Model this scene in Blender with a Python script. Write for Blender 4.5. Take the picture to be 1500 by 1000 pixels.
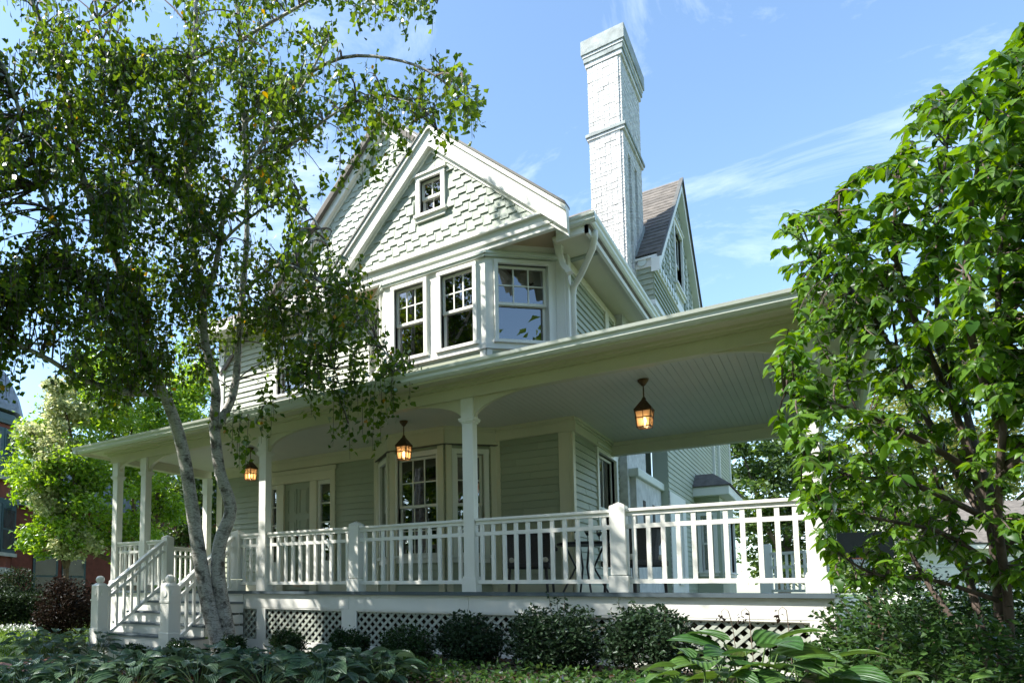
import bpy, math, random
import numpy as np
from mathutils import Matrix, Vector
random.seed(7); rng = np.random.default_rng(7)
scn = bpy.context.scene
for o in list(bpy.data.objects): bpy.data.objects.remove(o)
COL = scn.collection
FL = 1.10                      # porch floor above the ground; heights below are given from the porch floor
PI = math.pi

# ------------------------------------------------------------------ camera
Xc, Yc, Zc = 7.4077, -8.2422, 0.0106
pitch, yaw, roll, FPX, PX, PY = .0791, .6633, -.0038, 981.92, 450., 786.53
def _basis():
    c, s = math.cos(yaw), math.sin(yaw)
    R = np.array([c, s, 0.]); F = np.array([-s, c, 0.]); Z = np.array([0, 0, 1.])
    c, s = math.cos(pitch), math.sin(pitch)
    F, Z = F*c + Z*s, -F*s + Z*c
    c, s = math.cos(roll), math.sin(roll)
    return R*c - Z*s, R*s + Z*c, F
CR, CU, CF = _basis(); CC = np.array([Xc, Yc, Zc])
cam = bpy.data.cameras.new('camera'); camo = bpy.data.objects.new('camera', cam); COL.objects.link(camo)
cam.sensor_width = 36; cam.lens = FPX/1500*36
cam.shift_x = (750-PX)/1500; cam.shift_y = (PY-500)/1500
cam.clip_start = .05; cam.clip_end = 3000
camo.matrix_world = Matrix(((CR[0], CU[0], -CF[0], Xc), (CR[1], CU[1], -CF[1], Yc), (CR[2], CU[2], -CF[2], Zc+FL), (0, 0, 0, 1)))
scn.camera = camo
scn.render.resolution_x, scn.render.resolution_y = 1024, 682

# ------------------------------------------------------------------ sky and sun
SUN = np.array([-.52, -.42, .74]); SUN = SUN/np.linalg.norm(SUN)
w = bpy.data.worlds.new('World'); scn.world = w; w.use_nodes = True
nt = w.node_tree; nt.nodes.clear()
def N(nt, t, **k):
    n = nt.nodes.new(t)
    for a, b in k.items(): setattr(n, a, b)
    return n
out = N(nt, 'ShaderNodeOutputWorld'); bg = N(nt, 'ShaderNodeBackground'); bg.inputs[1].default_value = .15
sky = N(nt, 'ShaderNodeTexSky', sky_type='NISHITA'); sky.sun_disc = False
sky.sun_elevation = math.asin(SUN[2]); sky.sun_rotation = math.atan2(SUN[0], SUN[1])
sky.air_density = 1.0; sky.dust_density = .9; sky.ozone_density = .55
tc = N(nt, 'ShaderNodeTexCoord'); mp = N(nt, 'ShaderNodeMapping'); mp.inputs['Scale'].default_value = (1.0, 1.0, 2.2); mp.inputs['Rotation'].default_value = (.2, .9, 2.6)
nz = N(nt, 'ShaderNodeTexNoise'); nz.inputs['Scale'].default_value = 2.3; nz.inputs['Detail'].default_value = 13; nz.inputs['Roughness'].default_value = .66; nz.inputs['Distortion'].default_value = 1.3
rp = N(nt, 'ShaderNodeValToRGB'); rp.color_ramp.elements[0].position = .50; rp.color_ramp.elements[1].position = .99
rp.color_ramp.elements[1].color = (.62, .62, .62, 1)
mx = N(nt, 'ShaderNodeMixRGB'); mx.inputs[2].default_value = (7.2, 7.6, 8.2, 1)
L = nt.links.new
L(tc.outputs['Generated'], mp.inputs[0]); L(mp.outputs[0], nz.inputs['Vector']); L(nz.outputs[0], rp.inputs[0])
L(rp.outputs[0], mx.inputs[0]); tn = N(nt, 'ShaderNodeMixRGB', blend_type='MULTIPLY'); tn.inputs[0].default_value = 1; tn.inputs[2].default_value = (.90, 1.0, 1.03, 1); L(sky.outputs[0], tn.inputs[1]); L(tn.outputs[0], mx.inputs[1]); L(mx.outputs[0], bg.inputs[0]); L(bg.outputs[0], out.inputs[0])
sl = bpy.data.lights.new('sun', 'SUN'); sl.energy = 4.7; sl.angle = math.radians(.53); sl.color = (1, .955, .87)
so = bpy.data.objects.new('sun', sl); COL.objects.link(so); so.location = (-20, -12, 30)
so.rotation_euler = Vector(SUN).to_track_quat('Z', 'Y').to_euler()
vs = scn.view_settings; vs.view_transform = 'Standard'; vs.look = 'None'; vs.exposure = 1.25; vs.gamma = 1; vs.use_curve_mapping = False

# ------------------------------------------------------------------ materials
def newmat(name):
    m = bpy.data.materials.new(name); m.use_nodes = True
    return m, m.node_tree, m.node_tree.nodes['Principled BSDF']
def mat(name, col, rough=.6, var=.12, scale=3., bump=0., bscale=40., spec=.5, rnd=0., metal=0., stretch=None, dirt=0., dirtcol=(.2, .19, .15)):
    """painted / mineral surface: base colour with large soft variation, per-piece variation and fine relief"""
    m, nt, b = newmat(name); L = nt.links.new
    geo = N(nt, 'ShaderNodeNewGeometry')
    mp = N(nt, 'ShaderNodeMapping'); mp.inputs['Scale'].default_value = stretch or (1, 1, 1); L(geo.outputs['Position'], mp.inputs[0])
    nz = N(nt, 'ShaderNodeTexNoise'); nz.inputs['Scale'].default_value = scale; nz.inputs['Detail'].default_value = 5; L(mp.outputs[0], nz.inputs['Vector'])
    hs = N(nt, 'ShaderNodeHueSaturation'); hs.inputs['Color'].default_value = (*col, 1)
    mr = N(nt, 'ShaderNodeMapRange'); mr.inputs[1].default_value = .3; mr.inputs[2].default_value = .7; mr.inputs[3].default_value = 1-var; mr.inputs[4].default_value = 1+var
    L(nz.outputs[0], mr.inputs[0])
    val = mr.outputs[0]
    if rnd:
        oi = N(nt, 'ShaderNodeObjectInfo'); m2 = N(nt, 'ShaderNodeMapRange'); m2.inputs[3].default_value = 1-rnd; m2.inputs[4].default_value = 1+rnd
        L(oi.outputs['Random'], m2.inputs[0]); mm = N(nt, 'ShaderNodeMath', operation='MULTIPLY'); L(val, mm.inputs[0]); L(m2.outputs[0], mm.inputs[1]); val = mm.outputs[0]
    L(val, hs.inputs['Value']); colout = hs.outputs[0]
    if dirt:
        dz = N(nt, 'ShaderNodeTexNoise'); dz.inputs['Scale'].default_value = 2.3; dz.inputs['Detail'].default_value = 8; dz.inputs['Roughness'].default_value = .7; L(mp.outputs[0], dz.inputs['Vector'])
        dr = N(nt, 'ShaderNodeMapRange'); dr.inputs[1].default_value = .52; dr.inputs[2].default_value = .78; dr.inputs[3].default_value = 0; dr.inputs[4].default_value = dirt; L(dz.outputs[0], dr.inputs[0])
        mxx = N(nt, 'ShaderNodeMixRGB'); mxx.inputs[2].default_value = (*dirtcol, 1); L(dr.outputs[0], mxx.inputs[0]); L(colout, mxx.inputs[1]); colout = mxx.outputs[0]
    L(colout, b.inputs['Base Color'])
    b.inputs['Roughness'].default_value = rough; b.inputs['Metallic'].default_value = metal
    b.inputs['Specular IOR Level'].default_value = spec
    if bump:
        n2 = N(nt, 'ShaderNodeTexNoise'); n2.inputs['Scale'].default_value = bscale; n2.inputs['Detail'].default_value = 4; L(mp.outputs[0], n2.inputs['Vector'])
        bp = N(nt, 'ShaderNodeBump'); bp.inputs['Strength'].default_value = bump; bp.inputs['Distance'].default_value = .01
        L(n2.outputs[0], bp.inputs['Height']); L(bp.outputs[0], b.inputs['Normal'])
    return m
def leafmat(name, c1, c2, trans=.45, rough=.45, tcol=None, yellow=0., island=True, gloss=.2, veins=False):
    m, nt, b = newmat(name); L = nt.links.new; nt.nodes.remove(b); out = nt.nodes['Material Output']
    if island:
        g = N(nt, 'ShaderNodeNewGeometry'); rnd = g.outputs['Random Per Island']
    else:
        g = N(nt, 'ShaderNodeObjectInfo'); rnd = g.outputs['Random']
    r = N(nt, 'ShaderNodeValToRGB'); e = r.color_ramp.elements
    e[0].color = (*c1, 1); e[1].color = (*c2, 1); e[1].position = .9
    if yellow:
        x = e.new(.985); x.color = (*c2, 1); y = e.new(1.0); y.color = (.45, .26, .04, 1)
    L(rnd, r.inputs[0])
    colr = r.outputs[0]; bump_ = None
    if veins:   # lengthwise ribs of a broad leaf, in the leaf's own coordinates
        tc_ = N(nt, 'ShaderNodeTexCoord'); sx_ = N(nt, 'ShaderNodeSeparateXYZ'); L(tc_.outputs['Object'], sx_.inputs[0])
        a_ = N(nt, 'ShaderNodeMath', operation='MULTIPLY'); a_.inputs[1].default_value = 62; L(sx_.outputs[0], a_.inputs[0]); s_ = N(nt, 'ShaderNodeMath', operation='COSINE'); L(a_.outputs[0], s_.inputs[0])
        q_ = N(nt, 'ShaderNodeMapRange'); q_.inputs[1].default_value = -1; q_.inputs[3].default_value = .78; q_.inputs[4].default_value = 1.22; L(s_.outputs[0], q_.inputs[0])
        n_ = N(nt, 'ShaderNodeTexNoise'); n_.inputs['Scale'].default_value = 5; n_.inputs['Detail'].default_value = 6; L(tc_.outputs['Object'], n_.inputs['Vector'])
        n2_ = N(nt, 'ShaderNodeMapRange'); n2_.inputs[1].default_value = .3; n2_.inputs[2].default_value = .7; n2_.inputs[3].default_value = .7; n2_.inputs[4].default_value = 1.35; L(n_.outputs[0], n2_.inputs[0])
        mu_ = N(nt, 'ShaderNodeMath', operation='MULTIPLY'); L(q_.outputs[0], mu_.inputs[0]); L(n2_.outputs[0], mu_.inputs[1])
        h_ = N(nt, 'ShaderNodeHueSaturation'); L(mu_.outputs[0], h_.inputs['Value']); L(colr, h_.inputs['Color']); colr = h_.outputs[0]
        bump_ = N(nt, 'ShaderNodeBump'); bump_.inputs['Strength'].default_value = .6; bump_.inputs['Distance'].default_value = .006; L(s_.outputs[0], bump_.inputs['Height'])
    d = N(nt, 'ShaderNodeBsdfDiffuse'); t = N(nt, 'ShaderNodeBsdfTranslucent'); gl = N(nt, 'ShaderNodeBsdfGlossy'); gl.inputs['Roughness'].default_value = rough
    gl.inputs[0].default_value = (.9, .95, 1, 1)
    hs = N(nt, 'ShaderNodeHueSaturation'); hs.inputs['Hue'].default_value = .478; hs.inputs['Saturation'].default_value = 1.15; hs.inputs['Value'].default_value = 1.9
    L(colr, d.inputs[0]); L(colr, hs.inputs['Color'])
    if bump_ is not None: L(bump_.outputs[0], d.inputs['Normal']); L(bump_.outputs[0], gl.inputs['Normal'])
    L(hs.outputs[0], t.inputs[0])
    m1 = N(nt, 'ShaderNodeMixShader'); m1.inputs[0].default_value = trans; L(d.outputs[0], m1.inputs[1]); L(t.outputs[0], m1.inputs[2])
    fr0 = N(nt, 'ShaderNodeFresnel'); fr0.inputs[0].default_value = 1.35; fr = N(nt, 'ShaderNodeMath', operation='MULTIPLY'); fr.inputs[1].default_value = gloss; L(fr0.outputs[0], fr.inputs[0])
    m2 = N(nt, 'ShaderNodeMixShader'); L(fr.outputs[0], m2.inputs[0]); L(m1.outputs[0], m2.inputs[1]); L(gl.outputs[0], m2.inputs[2]); L(m2.outputs[0], out.inputs[0])
    return m
def glassmat(name, ior=2.1, tint=(.75, .8, .8)):
    m, nt, b = newmat(name); L = nt.links.new; nt.nodes.remove(b); out = nt.nodes['Material Output']
    t = N(nt, 'ShaderNodeBsdfTransparent'); t.inputs[0].default_value = (*tint, 1); g = N(nt, 'ShaderNodeBsdfGlossy'); g.inputs['Roughness'].default_value = .01
    fr = N(nt, 'ShaderNodeFresnel'); fr.inputs[0].default_value = ior
    ge = N(nt, 'ShaderNodeNewGeometry'); nz = N(nt, 'ShaderNodeTexNoise'); nz.inputs['Scale'].default_value = 2.2; L(ge.outputs['Position'], nz.inputs['Vector'])
    bp = N(nt, 'ShaderNodeBump'); bp.inputs['Strength'].default_value = .05; bp.inputs['Distance'].default_value = .02; L(nz.outputs[0], bp.inputs['Height']); L(bp.outputs[0], g.inputs['Normal'])
    mx = N(nt, 'ShaderNodeMixShader'); L(fr.outputs[0], mx.inputs[0]); L(t.outputs[0], mx.inputs[1]); L(g.outputs[0], mx.inputs[2]); L(mx.outputs[0], out.inputs[0])
    return m
def emit(name, col, s):
    m, nt, b = newmat(name); b.inputs['Base Color'].default_value = (*col, 1); b.inputs['Emission Color'].default_value = (*col, 1); b.inputs['Emission Strength'].default_value = s
    return m
M = {}
M['white'] = mat('white_paint', (.79, .785, .73), .45, .06, 1.3, .08, 90, dirt=.2, dirtcol=(.46, .45, .37), stretch=(1, 1, .35))
M['cream'] = mat('cream_trim_paint', (.64, .615, .465), .45, .06, 1.3, .08, 90, dirt=.2, dirtcol=(.42, .40, .30), stretch=(1, 1, .35))
M['siding'] = mat('sage_siding_paint', (.37, .405, .305), .5, .05, 1.6, .06, 110, rnd=.07, dirt=.14, dirtcol=(.26, .28, .22))
M['shingle'] = mat('pale_sage_shingle_paint', (.34, .385, .325), .6, .06, 2.2, .15, 70, rnd=.09, dirt=.1, dirtcol=(.42, .45, .38))
M['ceil'] = mat('pale_grey_ceiling_paint', (.66, .645, .58), .5, .04, 1.5)
M['floor'] = mat('slate_blue_porch_paint', (.085, .115, .135), .4, .15, 4)
M['door'] = mat('sage_door_paint', (.34, .375, .28), .38, .03, 2)
M['brickpaint'] = mat('white_painted_brick', (.66, .66, .65), .75, .14, 6, .6, 45, rnd=.13, dirt=.6, dirtcol=(.30, .32, .30))
M['mortar'] = mat('grey_mortar', (.60, .60, .59), .9, .2, 9)
M['edge'] = mat('dark_drip_edge', (.11, .11, .10), .6, .15, 4)
M['lattice'] = mat('pale_sage_lattice_paint', (.40, .43, .37), .55, .08, 3, rnd=.08)
M['copper'] = mat('weathered_cap_stone', (.30, .335, .33), .75, .28, 6, .4, 40, dirt=.6, dirtcol=(.55, .55, .53))
M['roof'] = mat('brown_grey_shingle', (.135, .12, .105), .85, .3, 7, .3, 60, rnd=.2)
M['gutter'] = mat('gutter_paint', (.68, .72, .66), .35, .05, 1)
M['soffit'] = mat('tan_soffit', (.52, .40, .27), .6, .1, 3)
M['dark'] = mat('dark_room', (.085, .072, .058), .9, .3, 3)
M['curtain'] = mat('white_curtain', (.75, .74, .7), .8, .06, 9)
M['glass'] = glassmat('window_glass', 3.2)
M['bronze'] = mat('aged_bronze', (.11, .065, .035), .4, .25, 30, metal=.7)
M['amber'] = emit('amber_glass', (.95, .55, .26), .55)
M['bulb'] = emit('lit_bulb', (1, .68, .36), 10)
M['wicker'] = mat('dark_wicker', (.022, .018, .015), .55, .4, 60, .8, 120)
M['cushion'] = mat('beige_cushion', (.50, .45, .36), .85, .3, 25)
M['metalb'] = mat('black_iron', (.02, .02, .02), .45, .1, 9)
M['birchbark'] = None
M['bark'] = mat('grey_brown_bark', (.12, .09, .065), .9, .35, 9, .8, 30, stretch=(1, 1, .3))
M['redbark'] = mat('reddish_grey_bark', (.085, .062, .052), .85, .55, 16, .9, 60, stretch=(1, 1, .3))
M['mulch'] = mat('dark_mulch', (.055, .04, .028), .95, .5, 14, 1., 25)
M['redbrick'] = mat('red_brick_wall', (.20, .055, .035), .85, .22, 5, .5, 40, rnd=.15)
M['teal'] = mat('dark_teal_trim', (.03, .075, .085), .4, .1, 3)
M['slate'] = mat('grey_slate', (.20, .22, .27), .6, .25, 6, .3, 30)
M['paver'] = mat('red_brick_paver', (.26, .13, .10), .85, .25, 8, .4, 50, rnd=.18)
M['lawn'] = mat('lawn_soil', (.06, .11, .025), .95, .45, 6, .6, 60)
M['asphalt'] = mat('asphalt', (.16, .15, .14), .9, .2, 3)
M['concrete'] = mat('pale_concrete', (.45, .43, .38), .9, .12, 3)
M['nwhite'] = mat('neighbour_white_paint', (.78, .78, .74), .5, .06, 2)
M['red'] = mat('red_metal', (.35, .04, .03), .4, .1, 4)
M['orange'] = mat('orange_rim', (.7, .16, .03), .4, .05, 4)
def birchbark():
    m, nt, b = newmat('white_birch_bark'); L = nt.links.new
    ge = N(nt, 'ShaderNodeNewGeometry')
    def noise(sc, s, det=4, rgh=.55):
        mp = N(nt, 'ShaderNodeMapping'); mp.inputs['Scale'].default_value = sc; L(ge.outputs['Position'], mp.inputs[0])
        n = N(nt, 'ShaderNodeTexNoise'); n.inputs['Scale'].default_value = s; n.inputs['Detail'].default_value = det; n.inputs['Roughness'].default_value = rgh; L(mp.outputs[0], n.inputs['Vector']); return n.outputs[0]
    def ramp(x, a, c): 
        r = N(nt, 'ShaderNodeMapRange'); r.inputs[1].default_value = a; r.inputs[2].default_value = c; L(x, r.inputs[0]); return r.outputs[0]
    lent = ramp(noise((1, 1, 9), 9., 3), .60, .66); big = ramp(noise((1, 1, 1.2), 5.2, 7, .72), .50, .64); fine = ramp(noise((1, 1, 2), 30, 3), .3, .7)
    mxl = N(nt, 'ShaderNodeMath', operation='MAXIMUM'); L(lent, mxl.inputs[0]); L(big, mxl.inputs[1])
    c0 = N(nt, 'ShaderNodeMixRGB'); c0.inputs[1].default_value = (.55, .535, .50, 1); c0.inputs[2].default_value = (.29, .275, .245, 1); L(fine, c0.inputs[0])
    c1 = N(nt, 'ShaderNodeMixRGB'); c1.inputs[2].default_value = (.07, .06, .05, 1); L(c0.outputs[0], c1.inputs[1]); L(mxl.outputs[0], c1.inputs[0])
    L(c1.outputs[0], b.inputs['Base Color']); b.inputs['Roughness'].default_value = .75
    bp = N(nt, 'ShaderNodeBump'); bp.inputs['Strength'].default_value = .5; bp.inputs['Distance'].default_value = .01; L(mxl.outputs[0], bp.inputs['Height']); bp.invert = True; L(bp.outputs[0], b.inputs['Normal'])
    return m
M['birchbark'] = birchbark()
M['l_birch'] = leafmat('birch_leaf', (.03, .072, .014), (.115, .185, .03), .52, .45, yellow=1, gloss=.12)
M['l_right'] = leafmat('broad_leaf', (.03, .09, .012), (.12, .24, .026), .5, .36, gloss=.35)
M['l_right1'] = leafmat('broad_leaf_single', (.03, .09, .012), (.12, .24, .026), .5, .36, island=False, gloss=.35)
M['l_locust'] = leafmat('bright_leaf', (.09, .20, .025), (.24, .37, .06), .5, .5)
M['l_pale'] = leafmat('variegated_leaf', (.16, .22, .09), (.50, .52, .30), .4, .5)
M['l_back'] = leafmat('background_leaf', (.03, .065, .014), (.10, .16, .035), .4, .5)
M['l_backy'] = leafmat('yellowish_background_leaf', (.10, .13, .03), (.24, .25, .07), .45, .5)
M['l_box'] = leafmat('boxwood_leaf', (.014, .036, .012), (.034, .07, .022), .25, .3)
M['l_holly'] = leafmat('holly_leaf', (.014, .032, .015), (.035, .062, .03), .22, .28)
M['l_hedge'] = leafmat('dark_hedge_leaf', (.014, .025, .012), (.03, .05, .02), .2, .6, gloss=.06)
M['l_plum'] = leafmat('purple_brown_leaf', (.012, .009, .007), (.028, .019, .013), .2, .6, gloss=.03)
M['l_hosta'] = leafmat('blue_green_hosta_leaf', (.04, .085, .045), (.075, .13, .065), .3, .4, island=False, veins=True, gloss=.4)
M['l_hostay'] = leafmat('green_gold_hosta_leaf', (.03, .085, .02), (.075, .145, .028), .3, .4, island=False, veins=True, gloss=.4)
M['l_cover'] = leafmat('ground_cover_leaf', (.02, .055, .015), (.06, .12, .03), .35, .35)
M['l_grass'] = leafmat('grass_blade', (.05, .11, .015), (.12, .2, .03), .4, .5)
M['stem'] = mat('green_stem', (.07, .12, .03), .6, .2, 9)

# ------------------------------------------------------------------ mesh helpers
def tag(o, label=None, cat=None, group=None, kind=None):
    if label: o['label'] = label
    if cat: o['category'] = cat
    if group: o['group'] = group
    if kind: o['kind'] = kind
    return o
def empty(name, loc=(0, 0, -1.1), rz=0, parent=None):
    o = bpy.data.objects.new(name, None); COL.objects.link(o); o.empty_display_size = .2
    o.location = (loc[0], loc[1], loc[2]+FL if parent is None else loc[2]); o.rotation_euler.z = rz; o.parent = parent
    return o
def link(name, me, parent=None):
    o = bpy.data.objects.new(name, me); COL.objects.link(o); o.parent = parent
    return o
class Fr:
    """a wall's own axes: u along it, z up, d outwards"""
    def __init__(s, x, y, ux, uy):
        l = math.hypot(ux, uy); s.o = (x, y); s.u = (ux/l, uy/l); s.n = (uy/l, -ux/l); s.rz = math.atan2(uy, ux)
    def P(s, u, z, d=0): return (s.o[0]+s.u[0]*u+s.n[0]*d, s.o[1]+s.u[1]*u+s.n[1]*d, z)
class MB:
    def __init__(s): s.v = []; s.f = []
    def hexa(s, p):
        n = len(s.v); s.v += [tuple(q) for q in p]
        s.f += [(n, n+3, n+2, n+1), (n+4, n+5, n+6, n+7), (n, n+1, n+5, n+4), (n+1, n+2, n+6, n+5), (n+2, n+3, n+7, n+6), (n+3, n, n+4, n+7)]
        return s
    def box(s, x0, x1, y0, y1, z0, z1):
        return s.hexa([(x0, y0, z0), (x1, y0, z0), (x1, y1, z0), (x0, y1, z0), (x0, y0, z1), (x1, y0, z1), (x1, y1, z1), (x0, y1, z1)])
    def fbox(s, fr, u0, u1, z0, z1, d0, d1):
        P = fr.P
        return s.hexa([P(u0, z0, d1), P(u1, z0, d1), P(u1, z0, d0), P(u0, z0, d0), P(u0, z1, d1), P(u1, z1, d1), P(u1, z1, d0), P(u0, z1, d0)])
    def prism(s, fr, pts, d0, d1):
        n = len(s.v); k = len(pts)
        s.v += [fr.P(u, z, d1) for u, z in pts] + [fr.P(u, z, d0) for u, z in pts]
        s.f.append(tuple(range(n, n+k))); s.f.append(tuple(range(n+2*k-1, n+k-1, -1)))
        for i in range(k):
            j = (i+1) % k; s.f.append((n+i, n+k+i, n+k+j, n+j))
        return s
    def poly(s, pts):
        n = len(s.v); s.v += [tuple(p) for p in pts]; s.f.append(tuple(range(n, n+len(pts)))); return s
    def slab(s, pts, t):
        """polygon of 3D points given a thickness t downwards along its normal"""
        P = [np.array(p, float) for p in pts]; nn = np.cross(P[1]-P[0], P[2]-P[0]); nn /= np.linalg.norm(nn)
        if nn[2] < 0: P = P[::-1]; nn = -nn
        n = len(s.v); k = len(P); s.v += [tuple(p) for p in P] + [tuple(p-nn*t) for p in P]
        s.f.append(tuple(range(n, n+k))); s.f.append(tuple(range(n+2*k-1, n+k-1, -1)))
        for i in range(k):
            j = (i+1) % k; s.f.append((n+i, n+k+i, n+k+j, n+j))
        return s
    def beam(s, p0, p1, wd, h, up=(0, 0, 1)):
        p0 = np.array(p0, float); p1 = np.array(p1, float); a = p1-p0; a /= np.linalg.norm(a)
        sd = np.cross(a, up); sd /= np.linalg.norm(sd); u = np.cross(sd, a); sd = sd*wd/2; u = u*h/2
        return s.hexa([p0-sd-u, p0+sd-u, p1+sd-u, p1-sd-u, p0-sd+u, p0+sd+u, p1+sd+u, p1-sd+u])
    def tube(s, pts, r, n=6, cap=True):
        P = [np.array(p, float) for p in pts]; k = len(P)
        if not hasattr(r, '__len__'): r = [r]*k
        ref = None; b0 = len(s.v)
        for i in range(k):
            a = P[min(i+1, k-1)]-P[max(i-1, 0)]; a = a/(np.linalg.norm(a)+1e-9)
            if ref is None: ref = np.array([1., 0, 0]) if abs(a[0]) < .8 else np.array([0, 1., 0])
            x = np.cross(a, ref); x /= np.linalg.norm(x)+1e-9; y = np.cross(a, x); ref = -y if False else np.cross(x, a)
            for j in range(n):
                t = 2*PI*j/n; s.v.append(tuple(P[i]+(x*math.cos(t)+y*math.sin(t))*r[i]))
        for i in range(k-1):
            for j in range(n):
                a = b0+i*n+j; b = b0+i*n+(j+1) % n; s.f.append((a, b, b+n, a+n))
        if cap: s.f.append(tuple(range(b0+n-1, b0-1, -1))); s.f.append(tuple(range(b0+(k-1)*n, b0+k*n)))
        return s
    def lathe(s, c, prof, n=10, rot=0.):
        b0 = len(s.v); k = len(prof)
        for r, z in prof:
            for j in range(n):
                t = 2*PI*j/n+rot; s.v.append((c[0]+r*math.cos(t), c[1]+r*math.sin(t), c[2]+z))
        for i in range(k-1):
            for j in range(n):
                a = b0+i*n+j; b = b0+i*n+(j+1) % n; s.f.append((a, b, b+n, a+n))
        s.f.append(tuple(range(b0+n-1, b0-1, -1))); s.f.append(tuple(range(b0+(k-1)*n, b0+k*n)))
        return s
    def build(s, name, m, parent=None, smooth=False, bevel=0., local=False, org=(0, 0, 0)):
        me = bpy.data.meshes.new(name); dz = 0 if local else FL
        me.from_pydata([(v[0]-org[0], v[1]-org[1], v[2]+dz-org[2]) for v in s.v], [], s.f); me.materials.append(M[m] if isinstance(m, str) else m)
        if smooth: me.polygons.foreach_set('use_smooth', [True]*len(me.polygons))
        me.update()
        o = link(name, me, parent)
        if bevel:
            b = o.modifiers.new('edge', 'BEVEL'); b.width = bevel; b.segments = 2; b.limit_method = 'ANGLE'; b.angle_limit = .6
        return o
def mesh_only(mb, name, m):
    me = bpy.data.meshes.new(name); me.from_pydata(mb.v, [], mb.f); me.materials.append(M[m] if isinstance(m, str) else m); me.update(); return me
def piece(name, me, parent, loc, rz=0, scale=(1, 1, 1), mtx=None):
    o = bpy.data.objects.new(name, me); COL.objects.link(o); o.parent = parent
    if mtx is not None: o.matrix_basis = mtx
    else: o.location = (loc[0], loc[1], loc[2]+FL); o.rotation_euler.z = rz; o.scale = scale
    return o
def at(x, y, Y):
    d = CR*(x-PX)/FPX + CU*(PY-y)/FPX + CF; return CC + d*((Y-CC[1])/d[1])
def atd(x, y, depth):
    return CC + CR*(x-PX)/FPX*depth + CU*(PY-y)/FPX*depth + CF*depth
def unit(m): return mesh_only(MB().box(0, 1, 0, 1, 0, 1), 'unit_'+m, m)
UB = {}
def ub(m):
    if m not in UB: UB[m] = unit(m)
    return UB[m]
EXP = .12
CLAP = mesh_only(MB().hexa([(0, -.036, 0), (1, -.036, 0), (1, 0, 0), (0, 0, 0), (0, -.007, EXP+.012), (1, -.007, EXP+.012), (1, 0, EXP+.012), (0, 0, EXP+.012)]), 'clapboard', 'siding')
def cut(u0, u1, ops):
    iv = [(u0, u1)]
    for a, b in ops:
        nv = []
        for p, q in iv:
            if b <= p or a >= q: nv.append((p, q))
            else:
                if a > p: nv.append((p, a))
                if b < q: nv.append((b, q))
        iv = nv
    return iv
def wall(house, name, fr, u0, u1, z0, z1, ops=(), siding=True, m='siding', thick=.12, limits=None):
    """a wall with openings, and its clapboards one by one"""
    mb = MB(); us = sorted({u0, u1, *[min(max(o[i], u0), u1) for o in ops for i in (0, 1)]}); zs = sorted({z0, z1, *[min(max(o[i], z0), z1) for o in ops for i in (2, 3)]})
    for a, b in zip(us, us[1:]):
        for c, d in zip(zs, zs[1:]):
            if not any(o[0] <= a+1e-6 and o[1] >= b-1e-6 and o[2] <= c+1e-6 and o[3] >= d-1e-6 for o in ops): mb.fbox(fr, a, b, c, d, -thick, 0)
    wl = mb.build(name, m, house)
    if siding:
        z = z0
        while z < z1-.02:
            zc = z+EXP/2; lu0, lu1 = (u0, u1) if limits is None else limits(zc)
            for a, b in cut(lu0, lu1, [(o[0]-.1, o[1]+.1) for o in ops if o[2]-.06 < zc < o[3]+.1]):
                js = [a] + ([a+(b-a)*random.uniform(.25, .75)] if b-a > 1.1 else []) + [b]
                for a2, b2 in zip(js, js[1:]):
                    if b2-a2 > .04: piece('board', CLAP, wl, fr.P(a2+.0008, z+random.uniform(-.002, .002), .001), fr.rz, (b2-a2-.0016, random.uniform(.88, 1.1), min(1, (z1-z)/(EXP+.012))))
            z += EXP
    return wl
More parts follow.
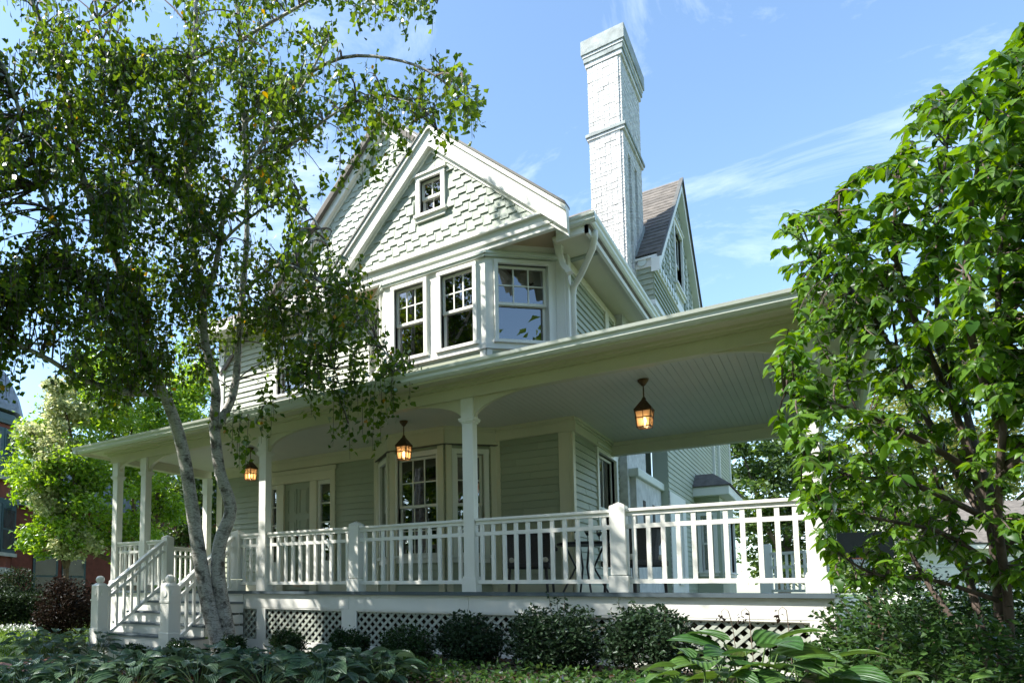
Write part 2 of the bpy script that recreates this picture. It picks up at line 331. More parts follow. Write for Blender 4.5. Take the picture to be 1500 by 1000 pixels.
def window(house, fr, u0, u1, z0, z1, cols=3, rows=2, lower=None, cas=.1, curtain=None, split=.5, name='window', room=.5, head=True, flare=.3):
    """double hung window: casing and sill, two sashes, each pane"""
    mb = MB(); c = cas
    mb.fbox(fr, u0-c, u0, z0-.0, z1, -.11, .05); mb.fbox(fr, u1, u1+c, z0, z1, -.11, .05)
    mb.fbox(fr, u0-c-.004, u1+c+.004, z1, z1+c, -.11, .054)
    if head: mb.fbox(fr, u0-c-.03, u1+c+.03, z1+c, z1+c+.035, -.02, .08)
    w_ = mb.build(name, 'white', house)
    MB().fbox(fr, u0-c-.03, u1+c+.03, z0-.05, z0, -.11, .085).fbox(fr, u0-c, u1+c, z0-.13, z0-.05, -.02, .046).build('sill', 'white', w_)
    zm = z0+(z1-z0)*split
    for which, (a, b, d) in (('upper_sash', (zm-.02, z1, -.045)), ('lower_sash', (z0, zm+.02, -.085))):
        k = MB(); s = .045
        cc, rr = (cols, rows) if which == 'upper_sash' else (lower or (1, 1))
        k.fbox(fr, u0, u0+s, a, b, d-.035, d); k.fbox(fr, u1-s, u1, a, b, d-.035, d)
        k.fbox(fr, u0+s, u1-s, a, a+s, d-.035, d); k.fbox(fr, u0+s, u1-s, b-s, b, d-.035, d)
        iu0, iu1, iz0, iz1 = u0+s, u1-s, a+s, b-s; mw = .02
        for i in range(1, cc): uu = iu0+(iu1-iu0)*i/cc; k.fbox(fr, uu-mw/2, uu+mw/2, iz0, iz1, d-.03, d-.004)
        for i in range(1, rr):
            zz = iz0+(iz1-iz0)*i/rr
            for j in range(cc):
                p = iu0+(iu1-iu0)*j/cc+(mw/2 if j else 0); q = iu0+(iu1-iu0)*(j+1)/cc-(mw/2 if j < cc-1 else 0)
                k.fbox(fr, p, q, zz-mw/2, zz+mw/2, d-.03, d-.004)
        so_ = k.build(which, 'white', w_)
        for i in range(cc):
            for j in range(rr):
                p = iu0+(iu1-iu0)*i/cc; q = iu0+(iu1-iu0)*(i+1)/cc; e = iz0+(iz1-iz0)*j/rr; g = iz0+(iz1-iz0)*(j+1)/rr
                piece('pane', ub('glass'), w_, fr.P(p, e, d-.014), fr.rz+random.uniform(-.004, .004), (q-p, .005, g-e))
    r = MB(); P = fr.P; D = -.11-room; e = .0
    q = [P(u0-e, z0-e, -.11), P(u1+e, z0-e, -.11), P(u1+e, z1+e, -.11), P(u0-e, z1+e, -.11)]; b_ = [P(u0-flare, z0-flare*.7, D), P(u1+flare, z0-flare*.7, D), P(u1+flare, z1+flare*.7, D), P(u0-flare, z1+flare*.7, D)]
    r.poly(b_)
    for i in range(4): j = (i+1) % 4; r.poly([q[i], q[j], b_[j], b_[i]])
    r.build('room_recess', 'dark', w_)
    if curtain:
        for (a, b, e, g) in curtain:
            k = MB(); n = 10
            for i in range(n):
                ua, ub_ = a+(b-a)*i/n, a+(b-a)*(i+1)/n; da, db = -.16+.02*(i % 2), -.16+.02*((i+1) % 2)
                k.hexa([fr.P(ua, e, da), fr.P(ub_, e, db), fr.P(ub_, e, db-.004), fr.P(ua, e, da-.004), fr.P(ua, g, da), fr.P(ub_, g, db), fr.P(ub_, g, db-.004), fr.P(ua, g, da-.004)])
            k.build('curtain', 'curtain', w_)
    return w_

# ------------------------------------------------------------------ ground
def sm(t): t = min(1, max(0, t)); return t*t*(3-2*t)
def gz(x, y):
    return -1.1 + .24*sm((x+1.2)/4)*sm((y+6.5)/3)*sm((9.5-x)/1.5)*sm((4-y)/2)
xs = sorted({*[-600, -300, -150, -80, -50, -30, -20, -14], *np.arange(-10, 14.1, .5), *[18, 24, 32, 50, 80, 150, 300, 600]})
ys = sorted({*[-600, -300, -150, -80, -40, -24, -16], *np.arange(-12, 8.1, .5), *[11, 15, 20, 30, 45, 70, 120, 250, 600]})
g = MB(); nx = len(xs)
for y in ys:
    for x in xs: g.v.append((x, y, gz(x, y)))
for j in range(len(ys)-1):
    for i in range(nx-1): a = j*nx+i; g.f.append((a, a+1, a+nx+1, a+nx))
tag(g.build('ground', 'lawn', smooth=True), kind='structure')
def sheet(name, poly, m, lift, n=1, step=.35):
    """a sheet that follows the ground, cut to a convex outline"""
    mb = MB(); P = np.array(poly); x0, y0 = P.min(0); x1, y1 = P.max(0)
    def clip(pts, a, b):
        out = []
        for i in range(len(pts)):
            p, q = pts[i], pts[(i+1) % len(pts)]; s0 = (b[0]-a[0])*(p[1]-a[1])-(b[1]-a[1])*(p[0]-a[0]); s1 = (b[0]-a[0])*(q[1]-a[1])-(b[1]-a[1])*(q[0]-a[0])
            if s0 >= 0: out.append(p)
            if s0*s1 < 0: t = s0/(s0-s1); out.append((p[0]+(q[0]-p[0])*t, p[1]+(q[1]-p[1])*t))
        return out
    y = y0
    while y < y1:
        x = x0
        while x < x1:
            c = [(x, y), (x+step, y), (x+step, y+step), (x, y+step)]
            for i in range(len(poly)):
                c = clip(c, poly[i], poly[(i+1) % len(poly)])
                if len(c) < 3: break
            if len(c) >= 3: mb.poly([(p[0], p[1], gz(*p)+lift) for p in c])
            x += step
        y += step
    return tag(mb.build(name, m), kind='structure')
sheet('garden_bed', [(-.35, -4.2), (10.6, -6.8), (11.2, .0), (-.35, .0)], 'mulch', .03); sheet('garden_bed', [(7.55, .002), (11.2, .002), (9.8, 4.5), (7.75, 4.5)], 'mulch', .03)
pth = sheet('brick_path', [(-2.75, -9.5), (-1.15, -9.5), (-.95, -1.8), (-2.75, -1.8)], 'mulch', .006)
pv = mesh_only(MB().box(0, .19, 0, .088, 0, .03), 'paver', 'paver'); k = 0
for j in range(40):
    for i in range(8):
        x = -2.72+i*.2+(j % 2)*.1; y = -5.6+j*.096
        if x < -1.3 and k < 300:
            k += 1; piece('brick', pv, pth, (x+random.uniform(-.003, .003), y, gz(x, y)-.012+random.uniform(-.003, .003)), random.uniform(-.02, .02))
sheet('driveway', [(8.6, 12), (40, 30), (40, 36), (8.6, 18)], 'concrete', .004, step=4)

# ------------------------------------------------------------------ the house
house = tag(empty('porch_house'), 'pale sage clapboard house with white wraparound porch, shingled front gable and tall chimney', 'house')
FR = Fr(0, 2.7, 1, 0); SD = Fr(4.2, 0, 0, 1)
# ground floor
wall(house, 'front_wall', FR, -3.75, .62, -.3, 2.78, [(-2.2, -.52, -.3, 2.46)]); wall(house, 'front_wall', FR, 2.95, 4.2, -.3, 2.78)
def side_wall(): 
    return wall(house, 'side_wall', SD, 2.7, 6.0, -.3, 2.78, [(4.22, 5.45, .55, 2.5)])
side_wall()
window(house, SD, 4.22, 5.45, .55, 2.5, 2, 1, (2, 1), .11)
def trims(name, boxes, m='cream', bevel=.004):
    """trim boards: each one a part of its own"""
    for fr, *b in boxes: MB().fbox(fr, *b).build(name, m, house, bevel=bevel)
trims('corner_board', [(FR, 4.03, 4.2, -.3, 2.58, 0, .055), (SD, 2.667, 2.80, -.3, 2.58, 0, .052), (SD, 5.92, 6.03, -.3, 2.58, 0, .052), (FR, -3.78, -3.6, -.3, 2.58, 0, .055), (FR, 2.955, 3.05, -.05, 2.58, 0, .05), (FR, .52, .615, -.05, 2.58, 0, .05)])
def crown(fr, u0, u1, z):   # frieze board with a stepped crown under the porch ceiling
    mb = MB(); mb.fbox(fr, u0, u1, z-.2, z-.06, 0, .065); mb.fbox(fr, u0, u1, z-.06, z-.03, 0, .09); mb.fbox(fr, u0, u1, z-.03, z+.02, 0, .125); mb.fbox(fr, u0, u1, z-.215, z-.2, 0, .078)
    mb.build('crown_moulding', 'cream', house)
crown(FR, -3.75, .62, 2.78); crown(FR, 2.95, 4.31, 2.78); crown(SD, 2.7, 5.2, 2.78)
trims('water_table', [(FR, -3.75, -2.2, -.02, .12, 0, .06), (FR, -.52, .6, -.02, .12, 0, .06), (FR, 2.97, 4.2, -.02, .12, 0, .06), (SD, 2.7, 6.0, -.02, .12, 0, .06)])
# entrance: door leaf with panels, sidelights, casings
dr = MB().fbox(FR, -1.78, -1.07, .02, 2.28, -.09, -.04).build('front_door', 'door', house)
for (a, b, c, d) in ((-1.70, -1.46, 1.62, 2.16), (-1.39, -1.15, 1.62, 2.16), (-1.70, -1.46, .72, 1.5), (-1.39, -1.15, .72, 1.5), (-1.70, -1.46, .16, .6), (-1.39, -1.15, .16, .6)):
    mb = MB()
    for q in ((a, a+.025, c, d), (b-.025, b, c, d), (a+.025, b-.025, c, c+.025), (a+.025, b-.025, d-.025, d)): mb.fbox(FR, *q, -.04, -.024)
    mb.fbox(FR, a+.05, b-.05, c+.05, d-.05, -.04, -.03); mb.build('door_panel', 'door', dr)
mb = MB().lathe((-1.425, 2.725, 1.18), [(.01, -.1), (.04, -.05), (.05, 0), (.035, .05), (.02, .09), (.008, .12)], 8); mb.build('door_knocker', 'bronze', dr, True)
MB().lathe((-1.14, 2.7, 1.0), [(.012, -.03), (.03, -.015), (.03, .015), (.012, .03)], 8).build('door_knob', 'bronze', dr, True)
MB().fbox(FR, -1.55, -1.3, .08, .2, -.04, -.033).build('kick_plate', 'soffit', dr)
trims('door_casing', [(FR, -2.3, -2.2, -.05, 2.46, -.1, .055), (FR, -1.96, -1.78, -.05, 2.28, -.1, .02), (FR, -1.07, -.89, -.05, 2.28, -.1, .02), (FR, -.52, -.40, -.05, 2.46, -.1, .055), (FR, -2.2, -.52, 2.28, 2.46, -.1, .05), (FR, -2.34, -.36, 2.46, 2.55, -.02, .08)])
for a, b in ((-2.2, -1.96), (-.89, -.52)):
    sl_ = MB().fbox(FR, a, a+.06, .0, 2.28, -.1, -.03).fbox(FR, b-.06, b, 0, 2.28, -.1, -.03).fbox(FR, a+.06, b-.06, 0, .62, -.1, -.03).fbox(FR, a+.06, b-.06, 2.2, 2.28, -.1, -.03).build('sidelight', 'white', house)
    n = 4; z0, z1 = .62, 2.2
    for i in range(n):
        e = z0+(z1-z0)*i/n; g_ = z0+(z1-z0)*(i+1)/n
        piece('pane', ub('glass'), sl_, FR.P(a+.06, e, -.075), 0, (b-a-.12, .005, g_-e))
        if i: MB().fbox(FR, a+.06, b-.06, e-.014, e+.014, -.085, -.045).build('glazing_bar', 'white', sl_)
    MB().poly([FR.P(a-.2, 0, -.5), FR.P(b+.2, 0, -.5), FR.P(b+.2, 2.4, -.5), FR.P(a-.2, 2.4, -.5)]).build('room_recess', 'soffit', sl_)
# ground floor bay
def bay(pts, z0, z1, nm):
    return [Fr(*p, q[0]-p[0], q[1]-p[1]) for p, q in zip(pts, pts[1:])], [math.dist(p, q) for p, q in zip(pts, pts[1:])]
LB = [(.62, 2.7), (1.27, 2.05), (2.32, 2.05), (2.95, 2.7)]
frs, lens = bay(LB, 0, 2.78, 'lower')
wins = [(.22, .70), (.14, .91), (.20, .68)]
for fr, l, (a, b), (co, lo) in zip(frs, lens, wins, ((2, (2, 2)), (3, (3, 2)), (2, (2, 2)))):
    wall(house, 'bay_wall', fr, 0, l, .0, 2.62, [(a, b, .62, 2.34)], True)
    window(house, fr, a, b, .62, 2.34, co, 2, lo, .085, head=False)
    for q in ((0, .11), (l-.11, l)): MB().fbox(fr, q[0]+.002, q[1]-.002, -.05, 2.48, 0, .062).build('pilaster', 'cream', house, bevel=.004)
    mb = MB(); z = 2.78; mb.fbox(fr, -.02, l+.02, 2.5, z-.06, 0, .07); mb.fbox(fr, -.035, l+.035, z-.06, z-.03, 0, .09); mb.fbox(fr, -.05, l+.05, z-.03, z+.02, 0, .12); mb.build('crown_moulding', 'cream', house)
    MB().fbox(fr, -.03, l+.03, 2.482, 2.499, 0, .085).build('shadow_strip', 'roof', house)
# upper floor, left of the bay, and the right side wall
wall(house, 'upper_front_wall', FR, -3.75, .42, 3.2, 6.1, [(-1.98, -1.2, 4.25, 5.55)], True)
window(house, FR, -1.98, -1.2, 4.25, 5.55, 2, 2, None, .11)
trims('corner_board', [(FR, -3.77, -3.6, 3.2, 6.1, 0, .055), (FR, 4.06, 4.2, 3.2, 5.5, 0, .055), (SD, 2.667, 2.82, 3.2, 5.5, 0, .053)], 'white')
MB().fbox(FR, 4.0, 4.2, 3.2, 5.6, -.1, 0).build('wall_end', 'white', house)
wall(house, 'upper_side_wall', SD, 2.7, 6.1, 3.2, 5.5, [], True)
trims('corner_board', [(SD, 4.95, 5.2, 3.2, 5.42, 0, .055), (SD, 5.6, 5.95, 3.2, 5.42, 0, .053)]); trims('frieze_board', [(SD, 2.85, 5.9, 5.3, 5.44, 0, .05)])
# upper bay under the front gable
UBP = [(.40, 2.7), (1.30, 1.8), (3.20, 1.8), (4.10, 2.7)]
frs, lens = bay(UBP, 3.3, 5.5, 'upper')
for fr, l, ws in zip(frs, lens, ([(.2, 1.06)], [(.22, .80), (1.12, 1.70)], [(.2, 1.06)])):
    wall(house, 'bay_wall', fr, 0, l, 3.25, 5.42, [(a, b, 4.04, 5.32) for a, b in ws], False, 'white')
    for i, (a, b) in enumerate(ws):
        cu = [(a+.02, a+.2, 4.06, 5.3)] if (len(ws) == 2 and i == 0) else ([(a+.02, a+.09, 4.06, 5.3)])
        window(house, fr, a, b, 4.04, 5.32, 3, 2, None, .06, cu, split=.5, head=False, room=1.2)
    mb = MB(); mb.fbox(fr, -.025, l+.025, 3.89, 3.97, 0, .05); mb.fbox(fr, -.02, l+.02, 3.97, 4.0, 0, .03); mb.build('sill_band', 'white', house)
    MB().fbox(fr, .1, l-.1, 3.5, 3.86, 0, .012).build('apron_panel', 'siding', house)
    for q in ((0, .09), (l-.09, l)): MB().fbox(fr, q[0], q[1], 3.4, 3.885, 0, .03).build('pilaster', 'white', house)
    mb = MB(); mb.fbox(fr, -.02, l+.02, 5.425, 5.46, 0, .055); mb.fbox(fr, -.045, l+.045, 5.46, 5.50, 0, .075); mb.fbox(fr, -.03, l+.03, 5.50, 5.53, 0, .05); mb.build('bay_cornice', 'gutter', house)
    MB().fbox(fr, -.01, l+.01, 5.53, 5.645, -.05, .02).build('bay_frieze', 'white', house)
# front gable: shingle wall, window, rakes, base trim, soffit
GC, GH, GZ, GY = 2.27, 2.25, 5.73, 1.8       # centre, half width, eave height, wall plane
GF = Fr(0, GY, 1, 0)
def gable_poly(mb, fr, cx, half, zb, o, d0, d1, zlow=None):   # triangle with a window opening o = (u0, u1, z0, z1) left free
    e = lambda z: half-(z-zb); u0, u1, a, b = o; zl = zb if zlow is None else zlow
    if zlow is not None: mb.prism(fr, [(cx-half, zl), (cx+half, zl), (cx+half, zb), (cx-half, zb)], d0, d1)
    mb.prism(fr, [(cx-half, zb), (cx+half, zb), (cx+e(a), a), (cx-e(a), a)], d0, d1); mb.prism(fr, [(cx-e(a), a), (u0, a), (u0, b), (cx-e(b), b)], d0, d1)
    mb.prism(fr, [(u1, a), (cx+e(a), a), (cx+e(b), b), (u1, b)], d0, d1); mb.prism(fr, [(cx-e(b), b), (cx+e(b), b), (cx, zb+half)], d0, d1); return mb
gb = gable_poly(MB(), GF, GC, GH-.1, GZ-.05, (2.05, 2.45, 6.52, 7.14), -.1, 0)
gw = gb.build('gable_wall', 'shingle', house)
SHM = mesh_only(MB().hexa([(.002, -.032, 0), (.998, -.032, 0), (.998, 0, 0), (.002, 0, 0), (.002, -.008, 1), (.998, -.008, 1), (.998, 0, 1), (.002, 0, 1)]), 'shingle', 'shingle')
def shingles(parent, fr, cx, half, z0, exps=.162, wd=.142, skip=None, lim=300):
    n = 0; z = z0; r = 0; top = z0+half
    while z < top:
        off = [0, .071, .03, .11][r % 4]; i0 = int(-half/wd)-2
        for i in range(i0, -i0+2):
            u = cx+i*wd+off; drop = .05 if (i+r//1) % 2 else 0
            if abs(u+wd/2-cx) < half-(z-z0)-.2 and not (skip and skip[0]-wd < u < skip[1] and skip[2]-.1 < z < skip[3]-.05):
                n += 1
                if n <= lim: piece('shingle', SHM, parent, fr.P(u, z-drop, .002+.001*((i % 2))), fr.rz, (wd-random.uniform(0, .003), 1, exps+drop+.03))
        z += exps; r += 1
    return n
ns = shingles(gw, GF, GC, GH-.16, GZ+.1, skip=(1.97, 2.53, 6.4, 7.27))
window(house, GF, 2.05, 2.45, 6.52, 7.14, 2, 1, (2, 1), .075, room=.3)
def rake(fr, cx, half, zb, y0, name='rake_board', right=1.):
    for sgn in (-1, 1):
        for (w0, w1, d0, d1, m, nm) in ((0, .26, 0, .13, 'white', name), (.26, .31, 0, .05, 'white', 'rake_moulding'), (-.03, 0, -.05, .19, 'edge', 'roof_edge'), (-.0, .06, .13, .17, 'white', 'rake_crown')):
            q = 1.4142
            hh = half*(right if sgn > 0 else 1); pts = [(cx, zb+half-w0*q), (cx+sgn*hh, zb+half-hh-w0*q), (cx+sgn*hh, zb+half-hh-w1*q), (cx, zb+half-w1*q)]
            if sgn < 0: pts = pts[::-1]
            MB().prism(fr, pts, d0, d1).build(nm, m, house)
rake(GF, GC, GH+.02, GZ+.02, 1.6)
mb = MB(); mb.fbox(GF, GC-GH+.15, GC+GH-.02, 5.60, 5.76, 0, .06); mb.fbox(GF, GC-GH+.1, GC+GH, 5.76, 5.80, 0, .12); mb.build('gable_base_trim', 'white', house, bevel=.005)
MB().fbox(GF, GC-GH+.15, GC+GH-.04, 5.645, 5.655, -.95, -.001).build('gable_soffit', 'soffit', house)
MB().fbox(GF, GC-GH+.1, GC+GH-.06, 5.52, 5.60, -.06, .03).build('gable_frieze', 'white', house)
# curved corner bracket and the gutter that returns round the eave
br = MB(); pts = [(4.13, 5.62), (4.27, 5.62), (4.27, 5.55), (4.26, 5.38), (4.31, 5.2), (4.42, 5.02), (4.34, 5.0), (4.24, 5.16), (4.18, 5.36)]
MB().prism(Fr(0, 2.35, 1, 0), pts, -.06, .06).build('eave_bracket', 'white', house, bevel=.006)
gt = MB()
def gutprof(mb, p0, p1, side):   # an ogee gutter run between two points
    p0 = np.array(p0, float); p1 = np.array(p1, float); s = np.array(side, float)
    prof = [(0, 0), (.055, 0), (.085, .03), (.09, .065), (.115, .09), (.125, .125), (.11, .125), (.0, .115)]
    n = len(mb.v); k = len(prof)
    for p in (p0, p1): mb.v += [tuple(p+s*a+np.array([0, 0, b])) for a, b in prof]
    for i in range(k): j = (i+1) % k; mb.f.append((n+i, n+j, n+k+j, n+k+i))
    mb.f.append(tuple(range(n, n+k))[::-1]); mb.f.append(tuple(range(n+k, n+2*k)))
gutprof(gt, (4.75, 2.0, 5.53), (4.75, 7.0, 5.53), (1, 0, 0)); gutprof(gt, (4.30, 2.0, 5.53), (4.875, 2.0, 5.53), (0, -1, 0)); gt.build('eave_gutter', 'gutter', house)
MB().box(4.2, 4.75, 2.06, 6.9, 5.50, 5.53).build('eave_soffit', 'cream', house)
MB().box(4.70, 4.75, 2.0, 7.0, 5.42, 5.66).box(4.28, 4.75, 2.0, 2.05, 5.42, 5.66).build('eave_fascia', 'white', house)
MB().tube([(4.78, 2.25, 5.52), (4.78, 2.26, 5.42), (4.72, 2.35, 5.3), (4.45, 2.66, 5.08), (4.3, 2.80, 4.98), (4.27, 2.83, 4.85), (4.27, 2.83, 3.35)], .05, 8).build('downspout', 'white', house, True)
# main gable behind
MG = Fr(0, 2.85, 1, 0); MC, MH, MZ = .70, 4.05, 5.47
mgw = MB().prism(MG, [(MC-MH+.1, MZ), (MC+MH-.1, MZ), (MC, MZ+MH-.1)], -.1, 0).build('main_gable_wall', 'shingle', house)
nn = 0; z = 6.2; r = 0
while z < MZ+MH:                       # only the strip that rises above the front gable
    for i in range(-40, 40):
        wd = .142; u = MC+i*wd+[0, .071, .03, .11][r % 4]; drop = .05 if (i+r) % 2 else 0
        if abs(u-MC) < MH-(z-MZ)-.05 and -2.6 < u < 1.9 and z > 6.6 and z > 7.6-abs(u-GC)*1.0+.1 and u+z < 9.75 and nn < 300: nn += 1; piece('shingle', SHM, mgw, MG.P(u, z-drop, .002), 0, (wd-.002, 1, .162+drop+.03))
    z += .162; r += 1
rake(MG, MC, MH, MZ+.03, 2.65, right=.36)
# roofs
def plane_roof(pts, t=.09): MB().slab(pts, t).build('roof', 'roof', house)
rz = lambda X: 10.19-X
plane_roof([(2.27, 1.72, rz(2.27)), (4.5, 1.72, rz(4.5)), (4.5, 2.02, rz(4.5)), (4.78, 2.02, rz(4.78)+.12), (4.78, 7.0, rz(4.78)+.12), (4.5, 7.0, rz(4.5)), (.70, 9.2, rz(.70)), (.70, 2.62, rz(.70)), (2.27, 2.62, rz(2.27))])
plane_roof([(.0, 1.72, GZ+.0+.0), (2.27, 1.72, rz(2.27)), (2.27, 2.9, rz(2.27)), (.0, 2.9, GZ)])
plane_roof([(-3.75, 2.62, MZ-.38), (.70, 2.62, rz(.70)), (.70, 9.2, rz(.70)), (-3.75, 9.2, MZ-.38)])
plane_roof([(4.5, 7.05, rz(4.5)), (4.5, 9, rz(4.5)), (.7, 16, rz(.7)), (.7, 9.1, rz(.7))])
# pent eave on the left front with its fascia and soffit
plane_roof([(-4.2, 2.2, 6.02), (.05, 2.2, 6.02), (.05, 2.9, 6.55), (-4.2, 2.9, 6.55)])
MB().box(-4.2, .05, 2.16, 2.2, 5.86, 6.03).build('eave_fascia', 'white', house); MB().box(-4.18, .05, 2.2, 2.7, 5.9, 5.92).build('eave_soffit', 'white', house)

# chimney: white painted brick, belt course, corbelled cap, two long recesses on the side
CX0, CX1, CY0, CY1 = 3.86, 4.46, 5.75, 7.45
ch = MB().box(CX0+.012, CX1-.09, CY0+.012, CY1, -1.1, 11.2).build('chimney', 'mortar', house)
bw, bh = .205, .068
BR = mesh_only(MB().hexa([(.01, -.013, .02), (.99, -.011, .03), (1, .01, 0), (0, .01, 0), (.012, -.011, .95), (.988, -.013, .94), (1, .01, 1), (0, .01, 1)]), 'brick', 'brickpaint')
CF_ = Fr(0, CY0, 1, 0); CS_ = Fr(CX1, 0, 0, 1)
n = 0; z = 6.0; r = 0
while z < 10.98 and n < 300:
    u = CX0-(bw/2 if r % 2 else 0)
    while u < CX1-.01:
        a, b = max(u, CX0), min(u+bw, CX1)
        if b-a > .03: n += 1; piece('brick', BR, ch, CF_.P(a+.003, z, -.004+random.uniform(0, .009)), random.uniform(-.012, .012), (b-a-.006, 1, bh-.005))
        u += bw
    z += bh; r += 1
sb = MB(); z = 5.75; r = 0
recess = ((6.15, 6.38, 6.5, 9.0), (6.72, 6.95, 6.5, 9.0))
while z < 10.98:
    u = CY0-(bw/2 if r % 2 else 0)
    while u < CY1-.01:
        a, b = max(u, CY0), min(u+bw, CY1)
        for p, q in cut(a, b, [(x[0], x[1]) for x in recess if x[2] < z < x[3]]):
            if q-p > .02: d = .04+random.uniform(0, .006); sb.fbox(CS_, p+.005, q-.005, z+.004, z+bh-.006, -.1, d)
        u += bw
    z += bh; r += 1
tag(sb.build('side_bricks', 'brickpaint', ch), kind='stuff')
def band(z0, z1, o, m='brickpaint'): MB().box(CX0-o, CX1+.05+o, CY0-o, CY1+o, z0, z1).build('chimney_course', m, ch, bevel=.008)
band(9.30, 9.36, .035); band(9.36, 9.43, .06, 'copper'); band(10.9, 11.0, .03); band(11.0, 11.11, .055, 'copper'); band(11.11, 11.17, .07); band(11.17, 11.48, .095, 'copper')
MB().box(CX0, CX1+.02, CY0+.2, 8.6, -1.1, 2.25).build('chimney_base', 'brickpaint', ch); MB().box(CX0-.02, CX1+.09, CY0+.1, 8.7, 2.25, 2.42).build('base_moulding', 'gutter', ch, bevel=.02)
for a in (6.5, 7.4): MB().box(CX1+.02, CX1+.03, a, a+.22, .9, 1.85).build('slot_shade', 'dark', ch)  # dark strips laid on the brick for the shade inside the slots

# side gable volume beyond the chimney
SX = 4.8; SG = Fr(SX, 0, 0, 1); SC, SH, SZ = 9.70, 3.12, 6.93
sgw = gable_poly(MB(), SG, SC, SH-.1, SZ, (9.2, 10.2, 7.3, 8.75), -.1, 0, 5.95).box(4.2, SX-.1, SC-SH+.001, SC-SH+.1, 5.95, 6.93).build('side_gable', 'siding', house)
RT = Fr(0, SC-SH, 1, 0)
for i in range(6): piece('board', CLAP, sgw, RT.P(4.3, 5.95+i*.12, .001), 0, (.5, 1, 1)); piece('board', CLAP, sgw, SG.P(SC-SH, 5.95+i*.12, .001), SG.rz, (2*SH, 1, 1))
nn = 0; z = SZ+.12; r = 0
while z < SZ+SH:
    for i in range(-24, 24):
        u = SC+i*.142*1.3+(r % 2)*.09
        if abs(u+.09-SC) < SH-(z-SZ)-.3 and not (9.0 < u < 10.3 and z < 8.6) and nn < 300: nn += 1; piece('shingle', SHM, sgw, SG.P(u, z-(.05 if (i+r) % 2 else 0), .002), SG.rz, (.18, 1, .24))
    z += .17; r += 1
MB().fbox(SG, SC-SH-.03, SC+SH, 6.66, 6.9, 0, .05).fbox(RT, 4.2, 4.84, 6.66, 6.9, .001, .05).build('ornament_band', 'white', house)
for i in range(9):
    p = SG.P(SC-SH+.2+i*.28, 6.78, .05); me_ = MB()
    me_.tube([p, (p[0]+.03, p[1], p[2])], .085, 12).build('rosette', 'gutter', house)
MB().tube([RT.P(4.62, 6.78, .05), RT.P(4.62, 6.78, .08)], .085, 12).build('rosette', 'gutter', house)
window(house, SG, 9.2, 10.2, 7.3, 8.75, 1, 1, None, .1, room=.4)
for uu in (7.75, 8.5, 10.9, 11.6):
    top = SZ+SH-abs(uu-SC)-.3
    MB().fbox(SG, uu-.05, uu+.05, 7.15, top, 0, .03).build('stickwork', 'white', house)
for sgn in (-1, 1):
    q = 1.4142
    for w0, w1, d0, d1, m in ((0, .2, 0, .16, 'white'), (-.035, 0, .12, .2, 'edge')):
        pts = [(SC, SZ+SH-w0*q), (SC+sgn*(SH+.15), SZ-.15-w0*q), (SC+sgn*(SH+.15), SZ-.15-w1*q), (SC, SZ+SH-w1*q)]
        MB().prism(SG, pts if sgn > 0 else pts[::-1], d0, d1).build('rake_board' if m == 'white' else 'roof_edge', m, house)
# its front roof slope, laid in overlapping courses
for i in range(22):
    t0, t1 = i/22, (i+1.25)/22
    y0, z0 = SC-SH-.1+t0*(SH+.1), SZ-.03+t0*(SH+.05); y1, z1 = SC-SH-.1+min(1, t1)*(SH+.1), SZ-.03+min(1, t1)*(SH+.05)
    MB().hexa([(1.2, y0, z0-.03), (SX+.17, y0, z0-.03), (SX+.17, y1, z1-.04), (1.2, y1, z1-.04), (1.2, y0, z0+.02), (SX+.17, y0, z0+.02), (SX+.17, y1, z1-.01), (1.2, y1, z1-.01)]).build('shingle_course', 'roof', house)
MB().slab([(1.2, SC, SZ+SH), (SX+.17, SC, SZ+SH), (SX+.17, SC+SH+.2, SZ-.2), (1.2, SC+SH+.2, SZ-.2)], .06).build('roof', 'roof', house)
MB().box(4.25, SX+.1, SC-SH-.1, SC-SH-.052, 6.82, 6.90).build('eave_fascia', 'white', house)
MB().box(4.2, SX+.04, SC-SH-.06, SC+SH, 5.85, 5.95).box(4.2, SX-.1, SC-SH+.02, SC+SH, 5.5, 5.85).build('jetty_moulding', 'white', house)
MB().prism(Fr(CX1+.05, 0, 0, 1), [(6.5, 6.75), (7.5, 7.75), (7.5, 8.05), (6.5, 7.05)], 0, .01).build('chimney_flashing', 'copper', house)

# rear part of the side: clapboard in courses, small bay with its own roof
RW = Fr(4.62, 0, 0, 1)
MB().fbox(RW, 8.4, 20.6, -1.1, 6.2, -.3, 0).build('rear_side_wall', 'siding', house)
rw = MB()
for i in range(60): z = -.9+i*.12; rw.hexa([RW.P(8.4, z, .026), RW.P(20.6, z, .026), RW.P(20.6, z, 0), RW.P(8.4, z, 0), RW.P(8.4, z+.13, .008), RW.P(20.6, z+.13, .008), RW.P(20.6, z+.13, 0), RW.P(8.4, z+.13, 0)])
tag(rw.build('rear_boards', 'siding', house), kind='stuff')
MB().fbox(RW, 20.45, 20.65, -1.1, 6.2, -.3, .05).build('corner_board', 'white', house)
MB().fbox(RW, 8.4, 10.4, -.2, 2.25, .01, .04).build('rear_panel', 'white', house)
window(house, Fr(4.65, 0, 0, 1), 9.15, 9.7, .3, 1.9, 1, 1, None, .08, head=False)
window(house, Fr(4.65, 0, 0, 1), 16.0, 17.2, 3.6, 5.2, 1, 1, None, .12)
RB = [(4.62, 12.0), (5.2, 12.0), (5.2, 15.0), (4.62, 15.0)]
frs, lens = bay(RB, 0, 2, 'rear')
